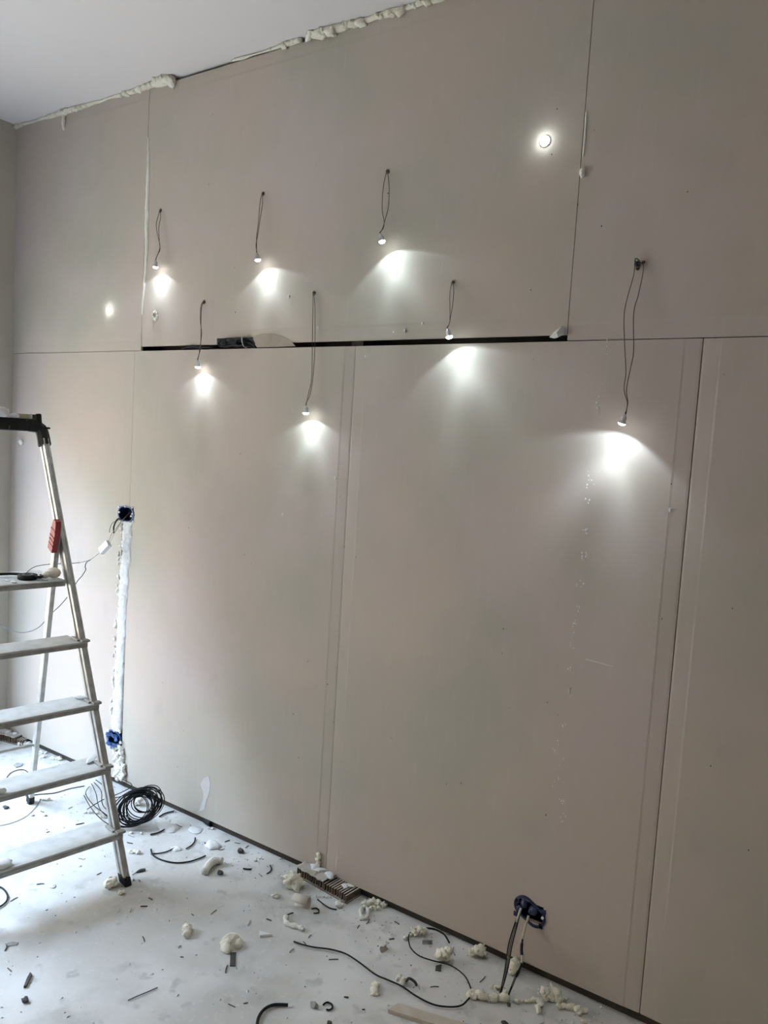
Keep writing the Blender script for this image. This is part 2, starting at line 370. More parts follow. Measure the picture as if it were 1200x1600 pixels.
# ------------------------------------------------------------------ step ladder
FT = Vector((-2.231, -0.495, 0.0)); PSI = -0.19; TA = math.tan(0.390); TB = math.tan(0.045)
u = Vector((math.sin(PSI), -math.cos(PSI), 0))      # along a tread, away from the drywall
b = Vector((-math.cos(PSI), -math.sin(PSI), 0))     # from the climbing side to the rear legs
sv = b * TA + u * TB + Z                            # wall-side stile, per metre of height
sl = b * TA - u * TB + Z
WID = 0.52
ladder = empty('step_ladder', FT)
tag(ladder, 'dusty aluminium step ladder with black top handle at the left', 'ladder')
H1, DH = 0.188, 0.223
STT = 1.628
prof = [(0, 0), (.006, 0), (.008, .003), (.014, .003), (.016, 0), (.022, 0), (.022, .016), (.018, .020), (.018, .030), (.022, .034), (.022, .05), (0, .05)]
def stile(sign, name):
    mb = MB(); o = FT + b * .018
    if sign < 0: o = o + u * WID
    pr = prof if sign > 0 else [(-p[0], p[1]) for p in reversed(prof)]
    s_ = sv if sign > 0 else sl
    mb.prism(pr, o, u, b, s_ * .03, s_ * STT); return mb.build(name, MT['alu'], ladder)
st_r = stile(1, 'stile'); st_l = stile(-1, 'stile')
for sign in (1, -1):
    mb = MB(); o = FT + b * .043 + u * .011 + (u * (WID - .022) if sign < 0 else Vector()); s_ = sv if sign > 0 else sl
    mb.box(o + s_ * .017, u, b, s_, .0135, .027, .017, .004)
    ft = mb.build('rubber_foot', MT['black'], ladder)
def width_at(z): return WID - 2 * TB * z
def tread(z, depth, name, thick=.024):
    o = FT + sv * z; wd = width_at(z)
    mb = MB()
    # nosing across the full width, in front of the stiles
    mb.box(o + u * (wd / 2) + b * .008 - Z * thick * .5, u, b, Z, wd / 2, .009, thick / 2, .003)
    # deck between the stiles
    mb.box(o + u * (wd / 2) + b * (.017 + (depth - .017) / 2) - Z * .006, u, b, Z, wd / 2 - .024, (depth - .017) / 2, .005, .0015)
    mb.box(o + u * (wd / 2) + b * (depth - .006) - Z * .014, u, b, Z, wd / 2 - .024, .005, .009)
    t = mb.build(name, MT['alu_tread'], ladder)
    lip = MB(); lip.box(o + u * (wd / 2) - b * .0022 - Z * thick * .62, u, b, Z, wd / 2 - .004, .0022, thick * .30); lip.build('front_groove', MT['alu_dark'], t)
    for e in (0, 1):
        c = o + u * (.012 if e == 0 else wd - .012)
        br = MB(); br.box(c + b * .001 + Z * .0035, u, b, Z, .016, .012, .0045, .0015)
        br.box(c + (u * .018 if e == 0 else -u * .018) + b * .045 + Z * .004, u, b, Z, .006, .03, .004, .001)
        br.build('tread_bracket', MT['alu_dark'], t)
    return t
for i in range(4): tread(H1 + DH * i, .133, 'tread')
PZ = H1 + DH * 4
# platform hangs between the stiles
o = FT + sv * PZ; wd = width_at(PZ)
mb = MB()
mb.box(o + u * (wd / 2) + b * .16 - Z * .012, u, b, Z, wd / 2 - .03, .13, .012, .003)
plat = mb.build('platform', MT['alu_tread'], ladder)
mb = MB(); mb.box(o + u * (wd / 2) + b * .0285 - Z * .013, u, b, Z, wd / 2 - .034, .0025, .009); mb.build('front_groove', MT['alu_dark'], plat)
mb = MB(); mb.tube([o + u * .002 + b * .06 - Z * .012, o + u * (wd - .002) + b * .06 - Z * .012], .007, 10, 1); mb.build('pivot_bar', MT['alu'], plat)
# rear legs in the plane of each stile, set just inside it
nrm = b.cross(sv).normalized()
in_pl = FT + u * .034
def rl(px, py): return Pl(px, py, in_pl, nrm)
top = rl(91, 818); bot = rl(52, 1204); dirv = (top - bot) / (top.z - bot.z)
foot = bot + dirv * (0.0 - bot.z)
mirror = lambda p: p + u * (2 * ((FT + u * WID / 2) - p).dot(u))
for k in (0, 1):
    a_, c_ = (foot + dirv * .03, top) if k == 0 else (mirror(foot + dirv * .03), mirror(top))
    ax = (c_ - a_).normalized(); sd = u; fr = ax.cross(sd).normalized()
    mb = MB(); mb.box((a_ + c_) / 2, sd, fr, ax, .010, .016, (c_ - a_).length / 2, .003)
    leg = mb.build('rear_leg', MT['alu'], ladder)
    mb = MB(); f0 = a_ - ax * .012; mb.box(f0 + Z * .0005, sd, fr, ax, .012, .019, .019, .003); mb.build('rubber_foot', MT['black'], leg)
    # red locking lever over the hinge
    q0 = rl(96, 813); q1 = rl(93, 832); q2 = rl(88, 859)
    pts = [q0, q1, q2] if k == 0 else [mirror(q0), mirror(q1), mirror(q2)]
    mb = MB(); inn = u * .016 if k == 0 else -u * .016
    P_ = catmull([p + inn for p in pts], 5); n = len(P_)
    v = []; f = []
    for i, p in enumerate(P_):
        t = i / (n - 1); hw = .010 + .011 * math.sin(min(1, t * 1.6) * math.pi / 2)
        d = (P_[min(i + 1, n - 1)] - P_[max(i - 1, 0)]).normalized(); sdv = d.cross(u).normalized()
        for (aa, bb) in ((-1, -1), (1, -1), (1, 1), (-1, 1)): v.append(p + sdv * hw * aa + u * .011 * bb)
    for i in range(n - 1):
        for q in range(4): f.append((i * 4 + q, i * 4 + (q + 1) % 4, (i + 1) * 4 + (q + 1) % 4, (i + 1) * 4 + q))
    f += [(3, 2, 1, 0), tuple((n - 1) * 4 + q for q in range(4))]
    mb.add(v, f); lev = mb.build('hinge_lever', MT['red'], ladder)
    for t in (.45, .6, .75, .88):
        p = P_[int(t * (n - 1))]; d = (P_[-1] - P_[0]).normalized()
        g = MB(); g.box(p - (u if k else -u) * .0115, d.cross(u), d, u, .020, .002, .0015); g.build('lever_rib', MT['red'], lev)
    # stay from the stile to the hinge
    mb = MB(); h0 = FT + sv * 1.28 + b * .06 + u * .018
    if k == 1: h0 = mirror(h0)
    mb.tube([h0, c_ - ax * .02], .006, 8, 1); mb.build('hinge_pin', MT['alu_dark'], leg)
mb = MB(); z4 = .30; l0 = foot + dirv * z4; mb.tube([l0, mirror(l0)], .008, 8, 1); mb.build('rear_brace', MT['alu'], ladder)
# black moulded handle across the top
zt = STT + .045; wt = width_at(zt); o = FT + sv * zt + b * .04
mb = MB(); mb.box(o + u * (wt / 2) + Z * .004, u, b, Z, wt / 2 - .02, .016, .025, .006)
hd = mb.build('top_handle', MT['black'], ladder)
for k in (0, 1):
    p0 = FT + sv * (STT - .03) + b * .043 + u * .011; p1 = FT + sv * (zt - .01) + b * .042 + u * .016; p2 = FT + sv * zt + b * .04 + u * .06
    if k: p0, p1, p2 = mirror(p0), mirror(p1), mirror(p2)
    mb = MB(); mb.tube([p0, p1, p2], lambda t: .026 - .003 * t, 8, 5)
    mb.build('corner_cap', MT['black'], hd)
    mb = MB(); q = (p1 + u * (.008 if k == 0 else -.008)); mb.lathe([(.012, 0), (.012, .045), (.009, .05)], q + Z * .012 - b * .004, Z + (u if k == 0 else -u) * .08, 10)
    mb.build('end_knob', MT['black'], hd)
    mb = MB(); mb.box(FT * 0 + p1 - b * .022 - (u if k == 0 else -u) * .018 + Z * .006, u, b, Z, .010, .006, .004, .001); mb.build('latch', MT['black'], hd)
def on_plat(px, py, dz=0): return Fl(px, py, PZ + dz)
def on_top(px, py, dz=0): return Pl(px, py, o + b * 0, b)

# things lying on the ladder
hz = (FT + sv * zt).z + .029
def top_pt(px, dy=0.0):
    r = Pl(px, 660, FT + sv * zt + b * (.04 + dy), b); return Vector((r.x, r.y, hz + .0005))
p0, p1 = top_pt(26), top_pt(60)
ax = (p1 - p0).normalized(); L = (p1 - p0).length
rt = empty('paint_scraper', (p0 + p1) / 2)
tag(rt, 'small hand tool with yellow handle and dark tip on top of the ladder', 'tool')
mb = MB(); mb.box(p0 + ax * L * .26 + Z * .009, ax, b, Z, L * .26, .011, .009, .003); mb.build('handle', mat('ochre_handle', (0.42, 0.36, 0.14), .6, noise_amt=.2, scale=40, col2=(0.5, 0.46, 0.28)), rt)
mb = MB(); mb.box(p0 + ax * L * .59 + Z * .010, ax, b, Z, L * .075, .013, .010, .002); mb.build('ferrule', MT['smear'], rt)
mb = MB(); mb.box(p0 + ax * L * .83 + Z * .009, ax, b, Z, L * .165, .012, .009, .004); mb.build('tip', MT['dark_scrap'], rt)
mb = MB(); c = top_pt(1); mb.lump(c + Z * .018, .03, (1.3, 1, .75), .3, 1.8, 2, 3.3, hz + .0004); mb.lump(c + ax * .05 + Z * .008, .018, (1.4, 1, .6), .3, 1.8, 2, 5.3, hz + .0004)
tag(mb.build('plaster_lump', MT['gypsum'], smooth=True), 'white plaster lump on the black top handle of the ladder', 'plaster')
# platform things
pz = PZ + .0005
c = on_plat(43, 905); c.z = pz
rt = empty('tape_roll', c); tag(rt, 'roll of black electrical tape lying on the ladder platform', 'tape')
mb = MB(); mb.lathe([(.034, 0), (.036, .002), (.036, .017), (.034, .019), (.020, .019), (.0195, .003)], c, Z, 24); mb.build('tape_body', MT['cable'], rt, True)
mb = MB(); mb.lathe([(.0192, .003), (.0192, .0195), (.016, .0195), (.016, .003)], c, Z, 20); mb.build('core_ring', MT['grey_scrap'], rt)
a0_ = on_plat(2, 897, .012); a1_ = on_plat(30, 897, .014); a2_ = on_plat(62, 902, .014); a3_ = FT + sv * PZ + u * .10 + b * .10 + Z * .014
mb = MB(); mb.tube([a0_ + u * .15, a0_, a1_, a2_, a3_], .0055, 8, 6)
tag(mb.build('power_cable', MT['cable'], smooth=True), 'thick black cable lying along the back of the ladder platform', 'cable')
c = FT + sv * PZ + u * .058 + b * .085; c.z = pz
mb = MB(); mb.lump(c + Z * .022, .026, (1.15, .85, .85), .12, 1.2, 2, 1.4, pz, 0.5); mb.lump(c + Z * .016 + u * .03, .017, (1, .9, .9), .15, 1.4, 2, 2.4, pz)
tag(mb.build('foam_blob', MT['foam'], smooth=True), 'pale yellow blob of foam at the cable end on the ladder platform', 'foam')
for k, (px, py, r, ph) in enumerate([(22, 911, .010, 'left of the tape roll'), (60, 911, .009, 'just right of the tape roll'), (70, 907, .011, 'between tape roll and foam blob'), (10, 908, .008, 'at the left picture edge')]):
    c = on_plat(px, py); c.z = pz; mb = MB(); mb.lump(c + Z * .003, r, (1.3, 1, .4), .4, 2, 1, k * 2.2, pz)
    tag(mb.build('plaster_chip', MT['gypsum']), 'small white plaster chip on the ladder platform ' + ph, 'plaster', 'plaster chips on the ladder platform')
# scraps on the treads
def tread_pt(i, px, py): return Fl(px, py, H1 + DH * i + .0008)
p = tread_pt(2, 133, 1091); mb = MB(); mb.tube([p - u * .02 + Z * .022, p + Z * .006 - b * .01, p + u * .03 + Z * .007], .003, 6, 5)
mb.lump(p + Z * .006 + u * .012, .02, (1.6, .8, .3), .3, 2, 2, 8.1, p.z, .4)
tag(mb.build('paper_curl', MT['smear'], smooth=True), 'pale curled scrap lying on the third ladder tread from the floor', 'scrap')
p = tread_pt(1, 143, 1187); mb = MB(); mb.lump(p + Z * .003, .026, (1.7, .7, .18), .3, 2, 2, 9.1, p.z, 2.2)
tag(mb.build('plaster_flake', MT['smear']), 'grey flake on the second ladder tread from the floor', 'plaster')
p = tread_pt(1, 3, 1239); mb = MB(); mb.lump(p + Z * .008, .014, (1, 1, .8), .3, 2, 2, 9.7, p.z)
tag(mb.build('foam_bit', MT['foam_white'], smooth=True), 'small foam bit on the second ladder tread at the picture edge', 'foam')
p = tread_pt(0, 4, 1352); mb = MB(); mb.lump(p + Z * .006, .03, (1.3, 1, .35), .3, 2, 2, 4.7, p.z)
tag(mb.build('plaster_heap', MT['gypsum'], smooth=True), 'heap of plaster dust on the lowest ladder tread', 'plaster')

# ------------------------------------------------------------------ LED spot lamps
LED_COL = (0.74, 0.91, 1.0)
def lamp_body(root, tip, axis, scale=1.0):
    """tip = centre of the lens, axis = way it shines"""
    a = -Vector(axis).normalized()
    mb = MB(); mb.lathe([(.0125, 0), (.0125, .0022), (.0085, .003), (.0082, .018), (.0065, .021), (.0035, .0225), (.0035, .027)], tip, a, 18)
    h = mb.build('housing', MT['housing'], root, True)
    mb = MB(); mb.lathe([(.0108, 0.0004), (.0104, -.0028), (.0080, -.0054), (.0045, -.0068), (.001, -.0072)], tip, a, 16)
    mb.build('lens', MT['lens'], root, True)
    return tip + a * .027
def spot(root, tip, axis, e1, e2):
    for (e, size, blend) in ((e1, 138, .25), (e1 * 1.2, 110, 1.0), (e2, 72, 1.0)):
        ld = bpy.data.lights.new('led_light', 'SPOT'); ld.energy = e; ld.spot_size = math.radians(size); ld.spot_blend = blend
        ld.shadow_soft_size = .006; ld.color = LED_COL
        lo = bpy.data.objects.new('led_light', ld); COL.objects.link(lo); lo.parent = root
        q = Vector(axis).normalized().to_track_quat('-Z', 'Y')
        lo.location = tip + Vector(axis).normalized() * .006 - root.location; lo.rotation_euler = q.to_euler()
LG = 'LED spots hanging on wires'
LAMPS = [  # hole, lens px, tilt to the right (deg), distance from the wall, wire paths, label
    ((251, 329), (243, 417), -4, .040, [[(248, 335), (244, 350), (246, 366), (250, 384), (247, 396)], [(251, 340), (248, 356), (249, 378), (250, 390), (246, 398)]],
     'lit LED spot hanging on wires beside the white foam-filled joint'),
    ((411, 303), (403, 406), 12, .046, [[(406, 320), (404, 345), (401, 370), (401, 385)], [(410, 320), (406, 345), (403, 365), (400, 383)]],
     'lit LED spot hanging on wires above the black cable bundle'),
    ((606, 268), (597, 377), 17, .052, [[(599, 292), (597, 325), (600, 345), (599, 356)], [(608, 292), (607, 322), (602, 342), (598, 356)]],
     'lit LED spot highest of those hanging on wires, in mid wall'),
    ((319, 472), (309, 573), 0, .038, [[(314, 478), (313, 500), (315, 522), (312, 545), (311, 553)], [(315, 480), (314, 500), (314, 522), (313, 545), (311, 553)]],
     'lit LED spot hanging just below the gap, left of the cable bundle'),
    ((491, 458), (478, 645), 0, .044, [[(489, 480), (488, 540), (487, 590), (482, 615), (480, 625)], [(492, 480), (492, 540), (489, 590), (484, 618), (480, 626)]],
     'lit LED spot on long wires left of the middle sheet joint'),
    ((708, 441), (702, 526), 17, .058, [[(703, 458), (703, 478), (703, 495), (702, 506)], [(709, 456), (707, 478), (704, 495), (702, 506)]],
     'lit LED spot hanging level with the dark gap, throwing light below it'),
    ((996, 412), (972, 661), -17, .074, [[(992, 408), (990, 430), (980, 466), (975, 495), (976, 540), (978, 580), (975, 608), (980, 628), (979, 640)],
                                       [(1005, 412), (1004, 430), (997, 462), (990, 490), (990, 548), (985, 576), (979, 608), (981, 628), (979, 640)]],
     'lit LED spot on the longest wires, rightmost on the wall'),
]
ES, EN = 2.1, 7.5
for (hp, lp, tilt, d, paths, lab) in LAMPS:
    h = W(*hp)
    rt = empty('led_spot_lamp', Vector((h.x, 0, h.z))); tag(rt, lab, 'lamp', LG)
    tip = W(*lp, y=-d); t = math.radians(tilt)
    axis = Vector((math.sin(t), .12 if hp[0] == 996 else .06, -math.cos(t)))
    endp = lamp_body(rt, tip, axis)
    for k, path in enumerate(paths):
        n = len(path); pts = [Vector((h.x + .002 * (2 * k - 1), .006, h.z)), Vector((h.x + .002 * (2 * k - 1), -.004, h.z - .001))]
        for i, p in enumerate(path): pts.append(W(*p, y=-(.006 + (d - .006) * ((i + 1) / (n + 1)))))
        pts += [endp - axis.normalized() * .004 + X * .0012 * (2 * k - 1), endp + axis.normalized() * .003]
        mb = MB(); mb.tube(pts, .0013, 6, 5); mb.build('wire', MT['wire'], rt, True)
    # ragged rim of torn paper round the hole
    mb = MB()
    for k in range(7):
        a = k * .9 + hp[0]; mb.lump(Vector((h.x + math.cos(a) * .0068, -.0006, h.z + math.sin(a) * .0068)), .0026, (1, .5, 1), .4, 2, 1, k + hp[0])
    mb.build('hole_rim', MT['kraft'] if hp[0] == 708 else MT['dark_scrap'], rt)
    spot(rt, tip, axis, ES * (d / .042) ** .7, EN * (d / .042))
# knot of wire and torn paper at the rightmost hole
h = W(996, 412)
mb = MB(); mb.tube([W(992, 409, -.008), W(993, 404, -.014), W(998, 406, -.016), W(1000, 412, -.012), W(997, 420, -.008), W(994, 416, -.006), W(996, 411, -.003)], .0016, 6, 5)
mb.lump(W(996, 419, -.006), .006, (1, .8, 1.1), .4, 2, 2, 1.0); mb.lump(W(1005, 410, -.005), .005, (1, .8, 1), .4, 2, 2, 3.0)
tag(mb.build('wire_knot', MT['wire'], smooth=True), 'small twisted wire knot at the rightmost hole in the drywall', 'wire')
# two lamps already set in the drywall, shining into the room
for (px, py, e, lab, s) in ((852, 221, .055, 'glaring LED spot set flush in the wall, the one at upper right', 1.35), (171, 484, .03, 'lit LED spot set flush in the wall, the small one at far left', 1.05)):
    p = W(px, py); rt = empty('flush_led_spot', Vector((p.x, 0, p.z))); tag(rt, lab, 'lamp', 'LED spots set in the drywall')
    ax = (CAM - p).normalized(); ax = (Vector((0, -1, 0)) * .55 + ax * .45).normalized()
    mb = MB(); mb.lathe([(.0125 * s, -.002), (.0135 * s, .0005), (.013 * s, .003), (.010 * s, .0036)], Vector((p.x, 0, p.z)), Vector((0, -1, 0)), 20); mb.build('housing', MT['housing'], rt, True)
    mb = MB(); mb.lathe([(.0115 * s, .0028), (.0112 * s, .006), (.0092 * s, .0095), (.0055 * s, .012), (.001, .0128)], Vector((p.x, 0, p.z)), ax, 20); mb.build('lens', MT['lens'], rt, True)
    ld = bpy.data.lights.new('led_light', 'POINT'); ld.energy = e; ld.shadow_soft_size = .006; ld.color = LED_COL
    lo = bpy.data.objects.new('led_light', ld); COL.objects.link(lo); lo.parent = rt; lo.location = Vector((0, -.030, 0))

# ------------------------------------------------------------------ foam, plaster and paper on the wall
def strip(name, pix, wid, material, thick, seed, label, cat, rows=60, ragged=.5, y0=0.0):
    """irregular raised strip on the drywall; pix = px path, wid = (left, right) half widths in m along it"""
    P_ = catmull([W(*p) for p in pix], max(2, rows // (len(pix) - 1))); n = len(P_); cols = 11; v = []; f = []
    for i, p in enumerate(P_):
        t = i / (n - 1); wl, wr = wid(t)
        wl *= 1 + ragged * noise.noise(Vector((seed, p.z * 22, 0))) + ragged * .6 * noise.noise(Vector((seed + 9, p.z * 120, 0)))
        wr *= 1 + ragged * .55 * noise.noise(Vector((seed + 4, p.z * 17, 0))) + ragged * .12 * noise.noise(Vector((seed + 6, p.z * 60, 0)))
        for k in range(cols):
            s = k / (cols - 1); e = 1 - abs(2 * s - 1) ** 3
            hgt = thick * e * (1 + .6 * noise.fractal(Vector((s * 5 + seed, p.z * 40, 3)), 1, 2, 3)) if 0 < k < cols - 1 else -.002
            v.append(Vector((p.x - wl + (wl + wr) * s, y0 - hgt, p.z)))
    for i in range(n - 1):
        for k in range(cols - 1): f.append((i * cols + k, (i + 1) * cols + k, (i + 1) * cols + k + 1, i * cols + k + 1))
    nb = len(v)
    for i in range(n): v.append(v[i * cols] + Y * .004); v.append(v[i * cols + cols - 1] + Y * .004)
    for i in range(n - 1):
        f.append((i * cols, nb + 2 * i, nb + 2 * i + 2, (i + 1) * cols)); f.append((i * cols + cols - 1, (i + 1) * cols + cols - 1, nb + 2 * i + 3, nb + 2 * i + 1))
    mb = MB(); mb.add(v, f); return tag(mb.build(name, material, smooth=True), label, cat)
strip('joint_foam', [(232, 215), (231, 260), (229, 310), (228, 355), (228, 400), (225, 450), (222, 492)],
      lambda t: (.002 + .006 * math.sin(t * math.pi), .004 + .016 * math.sin(min(1, t * 1.1) * math.pi)), MT['foam_white'], .005, 3.0,
      'thin white foam squeezed from the upper left sheet joint', 'foam', 80, .5)
strip('joint_foam', [(916, 175), (914, 210), (911, 245)], lambda t: (.0025, .004), MT['foam_white'], .003, 6.0, 'thin foam thread in the upper right sheet joint', 'foam', 30, .7)
mb = MB(); c = W(911, 270); mb.lump(c - Y * .004, .014, (.6, .8, 1.25), .35, 2, 2, 2.0)
tag(mb.build('foam_bit', MT['foam_white'], smooth=True), 'small white foam bit on the upper right sheet joint', 'foam')
# filled cable chase between the socket boxes
strip('chase_filling', [(198, 815), (195, 870), (191, 930), (188, 1000), (184, 1070), (181, 1110), (180, 1141)],
      lambda t: (.030, .040 + .014 * math.sin(t * 9) * .3), MT['chase'], .0075, 11.0, 'rough white plaster filling the vertical cable chase between two wall boxes', 'plaster', 240, .6, y0=.001)
mb = MB()
for k in range(46):
    t = k / 45; px = 190 - 17 * t; py = 825 + 310 * t
    if k % 7 in (2, 3, 5): continue
    c = W(px + random.uniform(-2, 2.5), py); mb.foam(c - Y * .001, random.uniform(.005, .012), (.8, .6, 1.4), k * 1.3, None, 4, 2) if True else mb.lump(c, random.uniform(.006, .014), (.8, .7, 1.3), .45, 2, 1, k * 1.3)
tag(mb.build('foam_crust', MT['foam_white'], smooth=True), 'broken foam crust along the left edge of the cable chase', 'foam', kind='stuff')
mb = MB()
for k in range(24):
    t = k / 23; c = W(186 + 5 * t + 5 * math.sin(k * 2.3), 1166 + 48 * t); c.y = -.004 - .006 * t; mb.foam(c, random.uniform(.008, .019), (1, .5, 1.3), k * 2.1, None, 5, 2)
tag(mb.build('foam_column', MT['foam_white'], smooth=True), 'lumpy foam column below the lower blue box, down to the floor', 'foam')
# foam bead where drywall meets ceiling
def bead(pix, rad, seed, label, name='ceiling_foam', yo=-.004, zo=-.006, extra=(), amp=.45):
    P_ = [Fl(*p, CEIL) for p in pix]
    P_ = [Vector((p.x, yo, CEIL + zo)) for p in P_]
    mb = MB(); L = (P_[-1] - P_[0]).length; n = max(3, int(L / .018))
    pts = [P_[0].lerp(P_[-1], i / n) for i in range(n + 1)]
    pts = [p + Vector((0, -.004 * noise.noise(p * 9), .005 * noise.noise(p * 13 + Vector((seed, 0, 0))))) for p in pts]
    mb.tube(pts, lambda t: max(.003, .7 * rad(t) * (1 + amp * noise.fractal(Vector((t * L * 14, seed, 0)), 1, 2, 3))), 9, 1)
    nr = random.Random(seed)
    k = 0
    while k < n:
        t = k / n; r = rad(t); p = pts[k]
        if nr.random() < .85: mb.foam(p + Vector((0, -r * .3, -r * .2 + nr.uniform(-.35, .35) * r)), r * nr.uniform(.5, 1.0), (nr.uniform(.9, 1.6), 1, .8), k * 1.9 + seed, None, 5, 2)
        k += nr.choice((1, 2, 2, 3))
    for (px, py, r, sc_) in extra:
        c = Fl(px, py, CEIL - r * .8); c = W(px, py, -r * .5); mb.foam(c, r * .8, sc_, px * .1, None, 8, 3)
    # nothing pokes up through the ceiling or deep into the sheets
    for p in mb.v: p.z = min(p.z, CEIL - .0006)
    tag(mb.build(name, MT['foam_old'], smooth=True), label, 'foam')
bead([(-20, 208), (222, 134)], lambda t: .014 + .006 * math.sin(t * 14), 1.0, 'beige foam bead along the ceiling in the far left corner', yo=-.002)
bead([(222, 133), (270, 119)], lambda t: .022 + .010 * t, 2.0, 'thick foam lump at the ceiling above the left sheet joint', yo=-.006, extra=[(268, 128, .026, (.8, .8, 1.2))])
bead([(362, 92), (445, 67)], lambda t: .006 + .003 * math.sin(t * 9), 3.0, 'thin broken foam thread along the ceiling joint', yo=-.001)
bead([(446, 67), (472, 59)], lambda t: .018 - .006 * t, 4.0, 'short foam knob at the ceiling joint', yo=-.005)
bead([(486, 52), (545, 35)], lambda t: .018 + .012 * math.sin(t * math.pi), 5.0, 'large rough foam lump at the ceiling in mid picture', yo=-.008, extra=[(520, 50, .022, (.9, .7, 1.1)), (540, 36, .022, (.8, .8, 1.0))])
bead([(546, 36), (700, -11)], lambda t: .017 + .004 * math.sin(t * 17), 6.0, 'even foam bead along the ceiling at the picture top', yo=-.003)
mb = MB()
for k in range(5): mb.lump(W(101, 183 + k * 4.2) - Y * .005, .013 - abs(k - 2) * .0012, (.8, .7, 1.2), .3, 1.8, 2, k + .4)
tag(mb.build('foam_drip', MT['foam_old'], smooth=True), 'small foam drip on the wall below the far left ceiling foam', 'foam')
mb = MB(); mb.lump(W(35, 691) - Y * .006, .016, (1, .8, .9), .3, 1.8, 2, 5.5)
tag(mb.build('foam_drop', MT['foam_white'], smooth=True), 'white foam drop on the wall beside the ladder top', 'foam')
mb = MB()
for k in range(6): mb.lump(W(499 + random.uniform(-2, 2), 1334 + 4 * k) - Y * .005, .010, (1, .7, 1), .4, 2, 2, k + .9)
tag(mb.build('foam_tuft', MT['foam'], smooth=True), 'small foam tuft at the foot of the middle sheet joint', 'foam')
# loose paper at the right end of the gap
mb = MB(); q = [W(858, 527, -.004), W(866, 518, -.018), W(878, 509, -.020), W(884, 512, -.012), W(882, 522, -.010), W(872, 527, -.016), W(866, 529, -.004)]
c = sum(q, Vector()) / len(q) - Y * .014; back = [p + Y * .0015 for p in q]
mb.add(q + [c] + back + [c + Y * .0015], [(i, (i + 1) % 7, 7) for i in range(7)] + [(8 + (i + 1) % 7, 8 + i, 15) for i in range(7)] + [(i, 8 + i, 8 + (i + 1) % 7, (i + 1) % 7) for i in range(7)])
tag(mb.build('crumpled_paper', MT['smear']), 'crumpled white paper stuck in the right end of the dark gap', 'paper')
# thin brown patch right of the cable bundle
def patch(name, pix, material, th, label, cat, y=-.0004, lift=None, group=None):
    P_ = [W(*p, y=y) for p in pix]; n = len(P_); fr = [p - Y * (th + (lift[i] if lift else 0)) for i, p in enumerate(P_)]
    mb = MB(); mb.add(P_ + fr, [tuple(range(n)), tuple(range(2 * n - 1, n - 1, -1))] + [(i, n + i, n + (i + 1) % n, (i + 1) % n) for i in range(n)])
    return tag(mb.build(name, material), label, cat, group)
patch('brown_patch', [(393, 531), (398, 525), (410, 521), (428, 521), (442, 526), (455, 533), (462, 541), (402, 543)], MT['kraft'], .0012, 'thin brown patch right of the black cable bundle', 'paper', y=.001)
patch('plaster_smear', [(319, 1215), (326, 1213), (329, 1225), (327, 1240), (322, 1252), (320, 1264), (311, 1268), (317, 1250), (318, 1238), (313, 1226)], MT['faint'], .0005, 'faint white plaster smear low on the wall', 'plaster')
# torn dent with paper curls below the leftmost hanging lamp
mb = MB()
for k in range(9):
    a = k * .7; mb.lump(W(243 + 3.5 * math.cos(a), 493 + 6 * math.sin(a)) - Y * .003, .006, (.8, .7, 1.2), .5, 2.2, 1, k * 1.1)
tag(mb.build('torn_dent', MT['foam_white']), 'torn white dent in the wall under the leftmost hanging lamp', 'plaster')
for k, (px, py, r, lab) in enumerate([(452, 463, .006, 'tiny white chip on the wall left of the long-wired lamp hole'), (497, 512, .005, 'tiny white chip beside the long lamp wires above the gap'), (633, 517, .006, 'larger white speck above the gap, below the highest hanging lamp'), (660, 506, .004, 'small white fleck above the gap, left of the lamp at the gap'), (615, 519, .003, 'faint white fleck above the gap, left of the larger speck'), (524, 747, .005, 'white speck beside the middle joint, right of the long-wired lamp glow'), (442, 804, .005, 'lone white speck below the long-wired lamp glow'), (531, 775, .003, 'tiny speck on the middle joint'), (571, 557, .004, 'white speck at the top of the middle joint'), (1047, 797, .005, 'white fleck left of the right-hand joint')]):
    mb = MB(); mb.lump(W(px, py) - Y * .001, r, (.8, .6, 1.5), .4, 2, 1, k * 3.1)
    tag(mb.build('plaster_speck', MT['gypsum']), lab, 'plaster', 'plaster specks on the drywall')
# line of plaster crumbs scraped down the right-hand sheet
mb = MB(); rr = random.Random(5)
line = [(946, 540), (934, 600), (934, 632), (919, 750), (919, 778), (914, 830), (911, 865), (905, 912), (900, 940), (898, 980), (893, 1000), (892, 1040), (891, 1085), (882, 1130), (868, 1165), (872, 1190), (872, 1220), (877, 1250), (881, 1275)]
for (px, py) in line:
    for k in range(rr.choice((3, 5, 7))):
        mb.lump(W(px + rr.gauss(0, 3.5), py + rr.gauss(0, 7)) - Y * .0005, rr.uniform(.0012, .0034), (.8, .5, 1.2), .3, 2, 1, px + k)
tag(mb.build('plaster_crumbs', MT['gypsum']), 'line of tiny white plaster crumbs down the right-hand sheet', 'plaster', kind='stuff')
mb = MB()
for k in range(46):
    px, py = rr.uniform(240, 1190), rr.uniform(140, 1330)
    if py > 1200 and px < 500: continue
    mb.lump(W(px, py) - Y * .0012, rr.uniform(.0014, .003), (.8, .3, 1.2), .3, 2, 1, k)
tag(mb.build('dark_specks', MT['dark_scrap']), 'scattered dark pin specks on the drywall', 'specks', kind='stuff')
patch('scratch_mark', [(915, 1029), (958, 1041), (958, 1042), (915, 1030.5)], MT['smear'], .0004, 'thin pale slanting scratch on the right-hand sheet', 'scratch')

